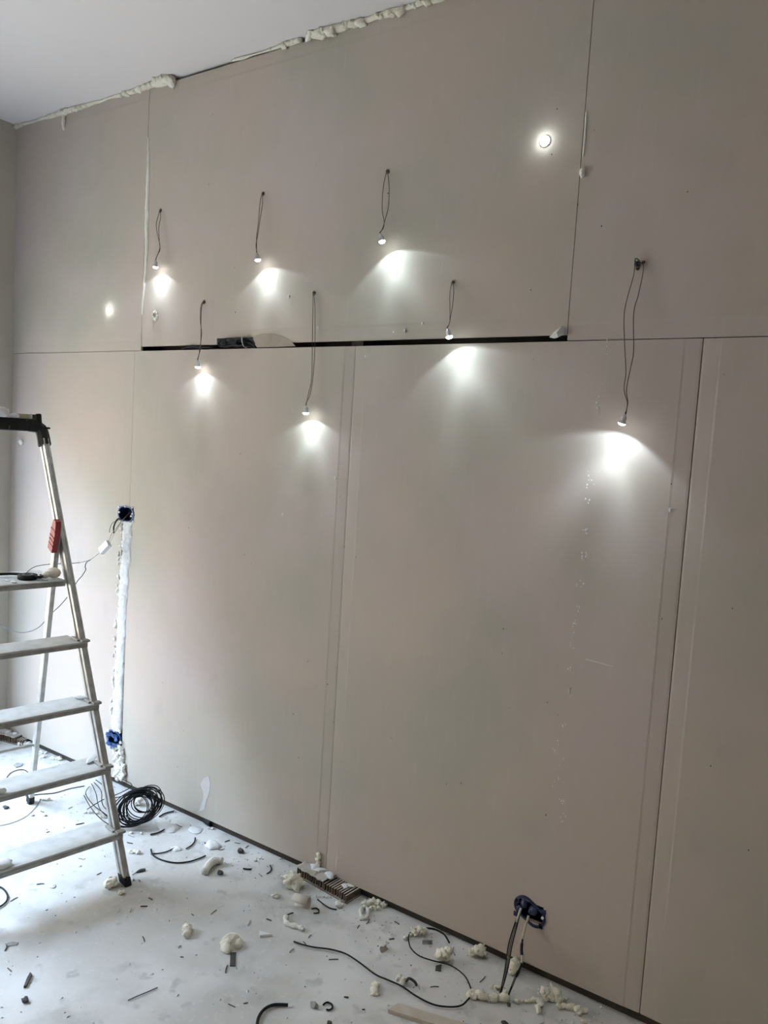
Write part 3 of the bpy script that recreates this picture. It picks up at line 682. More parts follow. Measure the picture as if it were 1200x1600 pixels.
# black cable bundle pushed through the notch in the gap
c0 = W(339, 538); c1 = W(402, 538); rt = empty('cable_bundle', Vector(((c0.x + c1.x) / 2, 0, ZS + .002)))
tag(rt, 'tied bundle of black cables sticking out of the gap in the wall', 'cable')
rb = random.Random(3)
for k in range(9):
    t = k / 8; pts = []
    for i in range(9):
        s = i / 8; x = c0.x + .012 + (c1.x - c0.x - .024) * s
        pts.append(Vector((x, .012 - .026 * math.sin(s * math.pi) * (.4 + rb.random() * .6) - .004 * (k % 3), ZS + .006 + .034 * (.15 + .8 * ((k * .37) % 1)) + rb.uniform(-.004, .004) - (.02 * (s > .9)))))
    mb = MB(); mb.tube(pts, .0045, 6, 3); mb.build('cable', MT['cable'], rt, True)
for k in range(2):
    pts = [Vector((c0.x + .05 + .10 * k + .022 * math.cos(a * .7), -.018 - .002 * k, ZS + .021 + .014 * math.sin(a * .7))) for a in range(10)]
    mb = MB(); mb.tube(pts, .0032, 6, 3); mb.build('cable_loop', MT['cable'], rt, True)
tx = W(385, 538).x
mb = MB(); mb.tube([Vector((tx - .004, .010, ZS + .046)), Vector((tx - .006, -.018, ZS + .044)), Vector((tx, -.026, ZS + .024)), Vector((tx + .005, -.018, ZS + .004)), Vector((tx + .004, .01, ZS + .003))], .0018, 6, 4); mb.build('cable_tie', MT['white_wire'], rt, True)
mb = MB(); mb.tube([Vector((W(282, 546).x, .010, ZS + .006)), Vector((W(292, 546).x, -.004, ZS + .009)), Vector((W(302, 546).x, -.006, ZS + .014)), Vector((W(314, 546).x, -.002, ZS + .008)), Vector((W(330, 546).x, .012, ZS + .008))], .0035, 6, 4)
mb.tube([Vector((W(290, 546).x, .010, ZS + .010)), Vector((W(302, 546).x, -.003, ZS + .008)), Vector((W(318, 546).x, .010, ZS + .004))], .003, 6, 4)
tag(mb.build('loose_cable', MT['cable'], smooth=True), 'short black cable bend peeking out of the gap left of the bundle', 'cable')

# ------------------------------------------------------------------ wall boxes
def ring_prism(mb, outer, inner, c, y0, y1):
    n = len(outer); P3 = lambda p, y: Vector((c.x + p[0], y, c.z + p[1]))
    v = [P3(p, y0) for p in outer] + [P3(p, y0) for p in inner] + [P3(p, y1) for p in outer] + [P3(p, y1) for p in inner]
    f = []
    for i in range(n):
        j = (i + 1) % n
        f += [(i, j, n + j, n + i), (2 * n + i, 3 * n + i, 3 * n + j, 2 * n + j), (i, 2 * n + i, 2 * n + j, j), (n + i, n + j, 3 * n + j, 3 * n + i)]
    mb.add(v, f)
def cup(mb, inner, c, y0, y1):
    n = len(inner); v = [Vector((c.x + p[0], y0, c.z + p[1])) for p in inner] + [Vector((c.x + p[0], y1, c.z + p[1])) for p in inner]
    mb.add(v, [(i, (i + 1) % n, n + (i + 1) % n, n + i) for i in range(n)] + [tuple(range(n, 2 * n))])
def rot(pts, a): return [(p[0] * math.cos(a) - p[1] * math.sin(a), p[0] * math.sin(a) + p[1] * math.cos(a)) for p in pts]
def blob_outline(n, rx, rz, kx=.0, pinch=0.0):
    out = []
    for i in range(n):
        a = 2 * math.pi * i / n; ca, sa = math.cos(a), math.sin(a)
        sq = (abs(ca) ** 4 + abs(sa) ** 4) ** -.25          # rounded square
        out.append((rx * ca * sq, rz * sa * sq * (1 - pinch * abs(sa) ** 6)))
    return out
def dbl(r, d, n=20):
    out = []
    for s in (1, -1):
        for i in range(n):
            a = (-math.pi / 2 + math.pi * i / (n - 1)) + (0 if s > 0 else math.pi); out.append((s * d + r * math.cos(a), r * math.sin(a)))
    return out
# upper left box
bx1 = empty('socket_box', Vector((BOX1.x, 0, BOX1.z))); tag(bx1, 'upper blue wall box with two white screws and wires, above the plaster chase', 'socket box')
inner = dbl(.031, .019, 14); outer = dbl(.036, .020, 14)
mb = MB(); ring_prism(mb, outer, inner, BOX1, -.0035, .002); mb.build('rim', MT['blue'], bx1)
mb = MB(); cup(mb, inner, BOX1, 0, .045); mb.build('cavity', MT['navy'], bx1)
for s in (-1, 1):
    mb = MB(); mb.lathe([(.0045, 0), (.0045, .004), (.003, .005)], Vector((BOX1.x + s * .043, -.003, BOX1.z + (.004 if s < 0 else -.006))), Vector((0, -1, 0)), 10); mb.build('screw', MT['white_plastic'], bx1)
for k, (pp, r, mm) in enumerate([([(200, 806), (192, 811), (184, 811), (178, 822), (178, 833)], .0035, 'cable'), ([(199, 808), (190, 812), (177, 816), (172, 825), (171, 832)], .0014, 'grey_wire'), ([(206, 797), (198, 806), (190, 814)], .0016, 'grey_wire')]):
    mb = MB(); mb.tube([W(*p, y=(.02 if i == 0 else -.006 - .010 * i)) for i, p in enumerate(pp)], r, 7, 5); mb.build('wire_end', MT[mm], bx1, True)
for k, (px, py) in enumerate([(186, 792), (196, 791), (207, 793), (208, 815), (188, 814), (202, 816), (207, 803)]):
    mb = MB(); mb.lump(W(px, py) - Y * .002, .006, (1, .5, .9), .4, 2, 1, k * 1.7); mb.build('plaster_dab', MT['gypsum'], bx1)
# lower left box, crushed film
bx2 = empty('socket_box', Vector((BOX2.x, 0, BOX2.z))); tag(bx2, 'lower blue wall box with crumpled blue shreds, behind the ladder stile', 'socket box')
inner = dbl(.030, .018, 12); outer = dbl(.036, .019, 12)
mb = MB(); ring_prism(mb, outer, inner, BOX2, -.0035, .002); mb.build('rim', MT['blue'], bx2)
mb = MB(); cup(mb, inner, BOX2, 0, .045); mb.build('cavity', MT['navy'], bx2)
for k in range(9):
    a = k * 2.4; r0 = .016 + .026 * ((k * .37) % 1); c = BOX2 + Vector((math.cos(a) * r0 * 1.1, -.006 - .006 * (k % 3), math.sin(a) * r0))
    d = Vector((math.cos(a * 1.3), -.4, math.sin(a * 1.3))).normalized(); e = d.cross(Y).normalized()
    q = [c - d * .018 - e * .008, c - d * .016 + e * .006, c + e * .010 - Y * .006, c + d * .018 + e * .004 - Y * .002, c + d * .016 - e * .007, c - e * .009 - Y * .004]
    mb = MB(); mb.add(q + [p + Y * .0012 for p in q], [tuple(range(6)), tuple(range(11, 5, -1))] + [(i, 6 + i, 6 + (i + 1) % 6, (i + 1) % 6) for i in range(6)])
    mb.build('blue_shred', MT['blue'] if k % 2 else mat('light_blue_shred_%d' % k, (0.05, 0.14, 0.36), .45, noise_amt=.2, scale=30, col2=(0.04, 0.11, 0.30)), bx2)
for k, (px, py) in enumerate([(170, 1141), (179, 1140), (188, 1143), (189, 1160), (176, 1167)]):
    mb = MB(); mb.lump(W(px, py) - Y * .003, .010, (1, .6, .9), .4, 2, 1, k * 1.7); mb.build('plaster_dab', MT['gypsum'], bx2)
# right-hand double box with two cables down to the floor
bx3 = empty('socket_box', Vector((BOX3.x, 0, BOX3.z))); tag(bx3, 'tilted dark blue double wall box low on the right sheet, cables hanging out', 'socket box')
ang = math.radians(-27)
inner = rot(dbl(.028, .021), ang); outer = rot(dbl(.036, .022), ang)
mb = MB(); ring_prism(mb, outer, inner, BOX3, -.004, .002); mb.build('rim', MT['navy'], bx3)
mb = MB(); cup(mb, inner, BOX3, 0, .045); mb.build('cavity', MT['navy'], bx3)
for k, (px, py) in enumerate([(809, 1406), (850, 1425), (845, 1447), (806, 1427)]):
    p = W(px, py); mb = MB(); mb.box(p - Y * .002, X, Y, Z, .007, .002, .008, .0015); mb.build('mounting_ear', MT['navy'], bx3)
mb = MB(); mb.lathe([(.0045, 0), (.004, .005)], W(848, 1434, -.004), Vector((0, -1, 0)), 10); mb.build('screw', MT['white_plastic'], bx3)
for (px, py, r) in ((820, 1412, .014), (833, 1422, .017), (812, 1418, .010)):
    mb = MB(); c = W(px, py, -.002); mb.lump(c, r, (1, .8, .9), .25, 1.6, 2, px * .3); mb.build('cable_stub', MT['navy'], bx3, True)
def cable_run(name, pp, r, m1, label, depth0, sleeves=(), strands=1):
    n = len(pp); fl = Fl(*pp[-1], .003)
    pts = []
    for i, p in enumerate(pp):
        t = i / (n - 1); pts.append(W(*p, y=depth0 + (fl.y - depth0) * t))
    pts[-1] = fl
    rt = empty(name, Vector((fl.x, fl.y, 0))); tag(rt, label, 'cable')
    for s in range(strands):
        off = X * (.004 * (s - (strands - 1) / 2)); mb = MB()
        mb.tube([p + off * (math.sin(math.pi * i / (n - 1)) * 1.2 + .25) for i, p in enumerate(pts)], r, 7, 6); mb.build('strand', MT[m1[s]], rt, True)
    cp = catmull(pts, 8)
    for (a, c, rr_, mm) in sleeves:
        seg = cp[int(a * (len(cp) - 1)):int(c * (len(cp) - 1)) + 1]
        mb = MB(); mb.tube(seg, rr_, 8, 1); mb.build('sleeve', MT[mm], rt, True)
    return rt
cable_run('hanging_cable', [(814, 1419), (806, 1445), (797, 1478), (791, 1515), (782, 1552)], .0022, ['cable', 'grey_wire', 'cable'], 'left cable hanging from the dark blue double box to the floor', -.012, [(0, .22, .0042, 'brass'), (.93, 1, .004, 'cable')], 3)
cable_run('hanging_cable', [(826, 1431), (819, 1455), (815, 1480), (815, 1505), (806, 1526), (791, 1563)], .003, ['cable'], 'right cable with dark sleeves hanging from the double box to the floor', -.012,
          [(0, .3, .0040, 'brass'), (.36, .5, .0046, 'cable'), (.5, .60, .0036, 'brass'), (.74, .82, .0046, 'cable'), (.82, .88, .0036, 'grey_wire')], 1)

# LED driver dangling from the upper left box, its lead tied to the ladder
dc = W(164, 855, -.075); rt = empty('led_driver', dc); tag(rt, 'small white LED driver box hanging on wires below the upper box', 'LED driver')
dax = (W(172, 845, -.07) - W(156, 862, -.085)).normalized(); dn = Vector((0.25, -1, .55)); dn = (dn - dax * dn.dot(dax)).normalized(); ds = dax.cross(dn)
mb = MB(); mb.box(dc, dax, ds, dn, .030, .017, .011, .002); mb.build('case', MT['white_plastic'], rt)
mb = MB(); mb.box(dc - dax * .032 + ds * .010, dax, ds, dn, .003, .004, .006, .001); mb.build('mounting_lug', MT['white_plastic'], rt)
mb = MB(); mb.box(dc + dax * .0302, dax, ds, dn, .0006, .012, .007); mb.build('end_face', MT['smear'], rt)
for s in (-1, 1):
    mb = MB(); mb.tube([dc + dax * .029 + ds * .006 * s, W(177 + 2 * s, 833, -.055), W(183 + s, 825, -.03), W(189, 815, .005)], .0016, 6, 5); mb.build('supply_wire', MT['brass'], rt, True)
mb = MB(); mb.tube([dc - dax * .029, W(150, 868, -.10), W(140, 875, -.12), W(125, 879, -.16)], .0018, 6, 5); mb.build('output_wire', MT['white_wire'], rt, True)
mb = MB(); mb.tube([W(125, 879, -.16), W(115, 880, -.20), W(100, 881, -.27), W(85, 881, -.34), W(60, 884, -.42), W(48, 889, -.46), on_plat(40, 896, .003)], .0016, 6, 6)
tag(mb.build('lamp_lead', MT['grey_wire'], smooth=True), 'thin grey lead running from the LED driver to the ladder platform', 'wire')
mb = MB(); mb.tube([W(141, 875, -.12), W(135, 879, -.125), W(133, 886, -.13), W(134, 890, -.13), W(128, 900, -.135), W(121, 908, -.14), W(108, 929, -.15), W(94, 946, -.16), W(80, 959, -.17), W(62, 979, -.19), W(45, 987, -.20), W(28, 988, -.21), W(12, 982, -.22), W(0, 975, -.23), W(-14, 962, -.25)], .0020, 6, 5)
tag(mb.build('slack_wire', MT['grey_wire'], smooth=True), 'slack dark wire looping behind the ladder legs', 'wire')

# ------------------------------------------------------------------ things on the floor
def mpp(p): return (p - CAM).dot(fwd) / FPX           # metres per photo pixel at a point
def foamlump(px, py, wpx, hpx, n, material, label, seed, spiky=False, flat=1.0, name='foam_lump', rz=0.0, group=None):
    """px,py = middle of the lump's footprint"""
    r_ = random.Random(seed); c = Fl(px, py); k = mpp(c); wdt, hgt = wpx * k, hpx * k
    rad = min(wdt, hgt) * .5; mb = MB()
    if n > 1: c.y = min(c.y, -rad * 1.1)
    if n == 1:
        mb.foam(c + Z * hgt * .34 * flat, wdt * .46, (1, 1, min(1, hgt / wdt) * flat), seed, 0.0, 12, 3, .22)
    else:
        for i in range(n):
            t = i / (n - 1) - .5
            off = Vector((right.x, right.y, 0)) * t * (wdt - rad * 1.3) * math.cos(rz) + Vector((fwd.x, fwd.y, 0)) * t * (wdt - rad) * 1.6 * math.sin(rz)
            rr_ = rad * r_.uniform(.5, .85); up_ = r_.uniform(0, .9) * rad if spiky else 0
            mb.foam(c + off + Vector((r_.uniform(-.35, .35) * rad, r_.uniform(-.35, .35) * rad, rr_ * flat * .6 + up_)), rr_, (r_.uniform(.75, 1.5), r_.uniform(.7, 1.1), flat * r_.uniform(.6, 1.0)), seed + i * 3.3, 0.0, 5 if n > 3 else 8, 2, .32)
            if spiky and r_.random() < .6:
                a_ = r_.uniform(0, 6.3); e_ = Vector((math.cos(a_), math.sin(a_), r_.uniform(.1, .8)))
                p_ = c + off + Z * (rr_ * .6 + up_); mb.tube([p_, p_ + e_ * rad * .7, p_ + e_ * rad * 1.1 + Z * rad * .2], lambda t: rad * (.26 - .1 * t), 6, 3)
        for p in mb.v: p.z = max(p.z, .0002)
    return tag(mb.build(name, material, smooth=True), label, 'foam', group)
FO, FW = MT['foam'], MT['foam_white']
foamlump(294, 1459, 20, 22, 4, FO, 'folded cream foam piece lying alone, right of the ladder foot', 1, rz=1.1)
foamlump(361, 1479, 34, 17, 1, FO, 'flat oval foam disc beside a strip of black tape', 2, flat=.8)
foamlump(457, 1386, 30, 24, 9, FO, 'yellowish clustered foam lump at the left end of the ribbed board', 3, spiky=True)
foamlump(431, 1401, 15, 6, 1, FW, 'small white foam crumb left of the beige paper curl', 4, flat=.7)
foamlump(402, 1344, 13, 7, 2, FW, 'small white foam flake near the wall, by the short black wire', 5, rz=.5)
foamlump(588, 1411, 38, 16, 7, FO, 'foam lumps against the wall at the right end of the ribbed board', 6)
foamlump(581, 1421, 28, 11, 6, FO, 'row of small foam lumps above the foam ring', 7)
foamlump(530, 1416, 14, 9, 1, FW, 'rounded white foam knob on a thin wire', 8)
foamlump(505, 1402, 26, 5, 5, FW, 'thin white foam stick along the front of the ribbed board', 9)
foamlump(655, 1461, 22, 15, 4, FO, 'foam lump at the top of the looped wire', 10, spiky=True)
foamlump(636, 1466, 18, 12, 3, FW, 'grey-white foam flake left of the looped wire', 11, rz=.6)
foamlump(690, 1502, 24, 24, 6, FO, 'spiky foam lump standing on the looped wire by black tape', 12, spiky=True)
foamlump(746, 1495, 27, 19, 7, FO, 'star-shaped foam lump by the wall, left of the hanging cables', 13, spiky=True)
foamlump(586, 1549, 22, 17, 4, FO, 'two-lobed foam piece left of the long wire', 14, rz=.9)
foamlump(628, 1535, 14, 18, 3, FW, 'upright white foam chip touching the long wire', 15, rz=-.8)
foamlump(761, 1561, 66, 20, 9, FO, 'long sausage of foam below the hanging cables', 16, rz=-.06)
foamlump(809, 1512, 24, 22, 5, FO, 'pale foam lump behind the hanging cables', 17, spiky=True)
foamlump(772, 1546, 15, 10, 2, FO, 'small foam lump on top of the foam sausage', 18, spiky=True)
foamlump(822, 1566, 40, 12, 7, FO, 'knobbly foam strip right of the foam sausage', 19, rz=.08)
foamlump(862, 1562, 42, 20, 10, FO, 'large knobbly foam heap near the wall in the right corner', 20, spiky=True)
foamlump(842, 1577, 22, 14, 5, FW, 'small branching foam twig before the knobbly heap', 21, rz=1.0)
foamlump(884, 1576, 24, 13, 5, FO, 'foam lump between the knobbly heap and the smooth block', 22)
foamlump(908, 1583, 30, 20, 3, FO, 'smooth foam block at the right end of the foam heap', 23)
foamlump(913, 1597, 8, 8, 2, FO, 'tiny foam bit at the bottom picture edge below the smooth block', 24)
foamlump(941, 1573, 8, 9, 2, FW, 'tiny foam bit in the gap under the drywall', 25)
foamlump(41, 1164, 18, 10, 3, FW, 'white foam lump beside the ribbed board in the far left corner', 26)
foamlump(97, 1184, 20, 10, 5, FW, 'white foam lumps at the foot of the wall, between the ladder legs', 27)
foamlump(76, 1174, 14, 8, 4, FW, 'small foam lumps at the wall, right of the rear ladder leg', 28)
foamlump(63, 1184, 12, 7, 3, FW, 'foam bit on the floor just right of the rear ladder leg', 29)
foamlump(60, 1275, 22, 8, 2, FW, 'flat white foam flake on the floor behind the lowest tread', 30, flat=.8)
foamlump(70, 1250, 18, 9, 4, FW, 'pale foam flakes seen between two ladder treads', 31)
foamlump(142, 1271, 22, 10, 4, FW, 'white foam piece left of the wire coil, behind the stile', 32)
foamlump(163, 1278, 18, 9, 3, FW, 'white foam piece touching the left wires of the coil', 33)
foamlump(213, 1258, 14, 20, 3, FW, 'upright white foam piece inside the wire coil', 34, spiky=True)
foamlump(222, 1284, 18, 9, 3, FO, 'foam piece at the bottom of the wire coil', 35, rz=.6)
foamlump(209, 1333, 22, 9, 4, FW, 'white foam scraps right of the lower ladder stile', 36)
foamlump(213, 1303, 20, 6, 2, FW, 'flat white scrap just below the wire coil', 37)
foamlump(173, 1384, 23, 15, 1, FO, 'cream foam piece left of the ladder foot', 38)
foamlump(214, 1376, 12, 6, 2, FW, 'small pale foam bit right of the ladder foot', 39)
foamlump(190, 1396, 12, 5, 1, FO, 'foam sliver squeezed in front of the ladder foot', 40)
foamlump(339, 1291, 9, 6, 2, FW, 'white chip at the wall gap beside a black tube', 41)
foamlump(316, 1266, 6, 5, 1, FW, 'tiny white chip at the wall gap below the smear', 42)
foamlump(283, 1264, 8, 5, 2, FW, 'tiny white chip at the wall gap right of the coil', 43)
# powder heaps
for (px, py, wp, hp_, lab) in ((262, 1293, 36, 9, 'heap of white plaster powder right of the wire coil'), (333, 1322, 27, 12, 'heap of white plaster powder behind a short black wire'), (305, 1297, 26, 5, 'flat ring of white powder near the wall'),
                               (276, 1327, 18, 5, 'white powder patch between the black wire arcs'), (82, 1385, 13, 4, 'flat white flake left of the ladder foot'), (124, 1353, 8, 3, 'small white flake under the lowest tread')):
    c = Fl(px, py); k = mpp(c); mb = MB(); mb.lump(c, wp * k * .5, (1, .8, hp_ / wp * 1.1), .25, 1.6, 3, px, 0.0)
    tag(mb.build('plaster_powder', MT['gypsum'], smooth=True), lab, 'plaster')
# foam ring and L-shaped foam stick
c = Fl(569, 1429); k = mpp(c); mb = MB()
mb.tube([c + Vector((right.x, right.y, 0)) * 6 * k * math.cos(a) + Vector((fwd.x, fwd.y, 0)) * 15 * k * math.sin(a) + Z * .008 for a in [i * math.pi / 5 for i in range(11)]], lambda t: .007 + .002 * math.sin(t * 31), 7, 3)
tag(mb.build('foam_ring', FW, smooth=True), 'oval ring of white foam in front of the ribbed board', 'foam')
def fpath(pp, z): return [Fl(*p, z) for p in pp]
mb = MB(); mb.tube(fpath([(447, 1432), (446, 1439), (451, 1444), (461, 1447), (470, 1450), (474, 1453)], .007), lambda t: .0085 + .002 * math.sin(t * 25), 8, 4)
tag(mb.build('foam_stick', FW, smooth=True), 'bent L-shaped white foam stick below the paper curl', 'foam')
mb = MB(); mb.tube(fpath([(320, 1362), (325, 1353), (333, 1346), (341, 1344), (347, 1345)], .016), lambda t: .016 - .004 * abs(t - .4), 8, 4)
tag(mb.build('foam_stick', FW, smooth=True), 'curved thick white foam piece over a grey strip', 'foam')

# cut cables and wires
def cable(pp, r, material, label, name='cable_offcut', group=None, lift=0.0):
    pts = fpath(pp, r + .0006)
    for i, p in enumerate(pts):
        if 0 < i < len(pts) - 1: p.z += lift
    mb = MB(); mb.tube(pts, r * .78, 7, 6); return tag(mb.build(name, material, smooth=True), label, 'cable', group)
CB, GW = MT['cable'], MT['grey_wire']
cable([(236, 1327), (239, 1336), (254, 1344), (275, 1348), (296, 1346), (312, 1341), (321, 1337)], .0038, CB, 'long curved black cable offcut on white dust right of the stile')
cable([(236, 1334), (250, 1333), (262, 1330), (272, 1325)], .0032, CB, 'short black cable offcut crossing the end of a longer arc')
cable([(305, 1309), (304, 1315), (299, 1321), (291, 1326)], .0036, CB, 'hook-shaped black cable offcut above the long arc')
cable([(249, 1276), (258, 1271), (273, 1267)], .0042, CB, 'short black cable offcut touching the right side of the coil')
cable([(235, 1304), (247, 1301), (257, 1296)], .0042, CB, 'thick black cable offcut just below the coil')
cable([(320, 1317), (326, 1321), (338, 1325)], .0036, CB, 'black cable offcut in front of the powder heap')
cable([(338, 1326), (345, 1328), (351, 1326)], .0016, GW, 'thin grey wire end beside the powder heap')
cable([(401, 1606), (404, 1590), (413, 1577), (428, 1570), (450, 1570)], .0060, CB, 'thick black cable arc at the bottom picture edge')
cable([(459, 1471), (474, 1478), (492, 1482), (516, 1485), (540, 1492), (562, 1506), (586, 1524), (606, 1533), (628, 1543), (650, 1558), (676, 1571), (700, 1575), (720, 1573), (731, 1564), (734, 1558)], .0034, CB, 'long black wire snaking across the floor to the foam sausage', lift=.004)
cable([(641, 1457), (638, 1468), (641, 1484), (654, 1497), (676, 1505), (700, 1511), (716, 1520), (728, 1532), (736, 1545)], .0028, CB, 'looped black wire bending round the spiky foam lump', lift=.009)
cable([(665, 1450), (680, 1452), (694, 1460), (702, 1473)], .0036, CB, 'curved black cable offcut at the wall gap')
cable([(505, 1570), (511, 1566), (518, 1569), (519, 1575), (514, 1578), (510, 1577)], .0034, CB, 'small hook-shaped black cable near the bottom edge')
cable([(-6, 1384), (4, 1388), (11, 1397), (11, 1406), (4, 1414), (-6, 1419)], .0040, CB, 'curled black cable end at the left picture edge')
cable([(422, 1352), (424, 1357), (422, 1362), (417, 1365)], .0030, CB, 'small curved black wire right of the white foam flake')
cable([(380, 1357), (386, 1358), (393, 1358)], .0040, CB, 'short straight black cable piece under a white flake')
cable([(487, 1420), (494, 1419), (498, 1422), (497, 1426), (490, 1427)], .0028, CB, 'tiny black wire hook beside the beige paper curl')
cable([(446, 1431), (452, 1428), (458, 1426)], .0026, CB, 'short dark wire above the bent foam stick')
cable([(496, 1405), (506, 1413), (516, 1419), (526, 1421)], .0028, CB, 'thin dark wire running to the white foam knob')
cable([(10, 1216), (16, 1208), (28, 1203), (38, 1203), (44, 1207)], .0026, CB, 'thin black wire arc beside the rear ladder leg')
cable([(0, 1290), (18, 1286), (40, 1276), (55, 1262), (64, 1248)], .0016, GW, 'thin grey wire curving on the floor under the treads')
cable([(40, 1244), (62, 1241), (85, 1239), (110, 1232), (132, 1228)], .0026, CB, 'thin black wire stretched across the floor to the coil')
cable([(149, 1187), (152, 1180), (155, 1174)], .0034, CB, 'short black wire end leaning at the wall behind the stile')
cable([(709, 1480), (708, 1486), (711, 1493)], .0018, GW, 'thin twig-like wire end right of the looped wire')
cable([(200, 1563), (214, 1557), (231, 1550), (246, 1543)], .0020, MT['dark_scrap'], 'long thin dark sliver on the bare floor at lower left', lift=.001)

# coil of black wire at the wall
base = Fl(204, 1297); cc = base + Vector((0, .05, .092))
rt = empty('wire_coil', Vector((base.x, base.y, 0))); tag(rt, 'tangled coil of thin black wire leaning by the wall next to the ladder', 'cable')
rc = random.Random(12)
vx = Vector((right.x, right.y, 0)).normalized(); vz = Vector((0, .42, 1)).normalized()
for strand in range(8):
    pts = []; turns = rc.choice((2.3, 2.8, 3.3)); N = 40; ph = rc.uniform(0, 6.3); rad = rc.uniform(.052, .084); ox, oz = rc.uniform(-.016, .016), rc.uniform(-.014, .010); sq = rc.uniform(.80, 1.05); dy = rc.uniform(-.04, .04)
    tl = Vector((0, rc.uniform(-.25, .25), 0)); sw = rc.uniform(-.2, .2)
    for i in range(N):
        a = ph + turns * 2 * math.pi * i / N; r = rad * (1 + .10 * math.sin(a * .37 + strand) + .03 * math.sin(a * 2.3 + strand))
        p = cc + vx * (ox + r * math.cos(a) + sw * r * math.sin(a)) + (vz + tl) * (oz + sq * r * math.sin(a)) + Vector((0, dy * math.cos(a * .5 + ph) - .012 * (strand - 3) * .5, 0))
        p.z = max(p.z, .003 + .004 * (strand % 3)); p.y = min(p.y, -.006); pts.append(p)
    mb = MB(); mb.tube(pts, .0021, 6, 3); mb.build('wire_turn', CB, rt, True)
for strand, pp in enumerate([[(140, 1226), (134, 1240), (146, 1258), (162, 1270), (176, 1282), (182, 1290)], [(143, 1222), (150, 1240), (155, 1262), (168, 1276), (186, 1284)], [(147, 1220), (158, 1236), (160, 1256), (172, 1268), (196, 1270)],
                              [(131, 1240), (142, 1262), (158, 1280), (174, 1290), (180, 1288)], [(150, 1216), (164, 1230), (178, 1246), (200, 1240), (214, 1232)], [(136, 1262), (160, 1250), (190, 1238), (206, 1226), (180, 1214), (174, 1210)]]):
    n = len(pp); pts = []
    for i, p in enumerate(pp):
        q = Fl(*p, .012 + .05 * math.sin(math.pi * i / (n - 1)) * (.4 + .12 * strand)); q.y = min(q.y, -.012); pts.append(q)
    pts[0].z = .004
    mb = MB(); mb.tube(pts, .0019, 6, 5); mb.build('wire_turn', CB, rt, True)

# ribbed fibre board offcuts
def ribbed(p0, p1, depth, h, label, top_cover, seed):
    """p0,p1 = front bottom corners on the floor"""
    p0, p1 = Vector(p0), Vector(p1); ax = (p1 - p0).normalized(); bk = Vector((-ax.y, ax.x, 0)); L = (p1 - p0).length; r_ = random.Random(seed)
    rt = empty('ribbed_board', Vector((p0 + p1) / 2)); tag(rt, label, 'board')
    mb = MB(); mb.box(p0 + ax * L / 2 + bk * depth / 2 + Z * .002, ax, bk, Z, L / 2, depth / 2, .002); mb.build('bottom_sheet', MT['brown'], rt)
    n = int(L / .012); me0 = None
    for i in range(n):
        s = (i + .5) / n; hh = h * r_.uniform(.93, 1.0) * (.86 if s > top_cover else 1)
        lean = r_.uniform(-.12, .12)
        mb = MB(); mb.box(p0 + ax * L * s + bk * depth / 2 + Z * (hh / 2 + .002), (ax + Z * lean * .3), bk, Z, .0028, depth / 2 - r_.uniform(0, .006), hh / 2 - .002); mb.build('rib', MT['brown'], rt)
    n2 = 12; v = []; f = []
    for i in range(n2 + 1):
        s = top_cover * i / n2
        for t in (0, .33, .66, 1):
            e = r_.uniform(-.004, .004) if t in (0, 1) else 0
            v.append(p0 + ax * (L * s) + bk * (depth * t * 1.04 - .003 + e) + Z * (h + .002 + r_.uniform(0, .004)))
    nv = len(v)
    for i in range(n2):
        for t in range(3): f.append((i * 4 + t, i * 4 + t + 1, i * 4 + t + 5, i * 4 + t + 4)[::-1])
    v += [p - Z * .003 for p in v]
    for i in range(n2):
        for t in range(3): f.append((nv + i * 4 + t, nv + i * 4 + t + 1, nv + i * 4 + t + 5, nv + i * 4 + t + 4))
        f.append((i * 4, i * 4 + 4, nv + i * 4 + 4, nv + i * 4)); f.append((i * 4 + 3, nv + i * 4 + 3, nv + i * 4 + 7, i * 4 + 7))
    f.append((0, nv, nv + 1, 1)); 
    mb = MB(); mb.add(v, f); mb.build('top_sheet', MT['dusty_board'], rt)
    for k in range(7):
        s = r_.uniform(.05, .95); mb = MB(); mb.lump(p0 + ax * L * s + bk * depth * r_.uniform(.45, .9) + Z * (h + (.005 if s < top_cover else -.003)), r_.uniform(.010, .020), (1.5, .9, .25), .5, 2.6, 2, k + seed, None, r_.uniform(0, 3))
        mb.build('dust_patch', MT['gypsum'], rt, True)
    return rt
q0, q1 = Fl(462, 1368), Fl(541, 1413)
ribbed(q0, q1, .085, .036, 'dusty brown ribbed board offcut lying against the wall under the middle joint', .55, 3)
ribbed(Fl(-25, 1151), Fl(35, 1166.5), .05, .035, 'dusty brown ribbed board offcut in the far left corner', .8, 5)

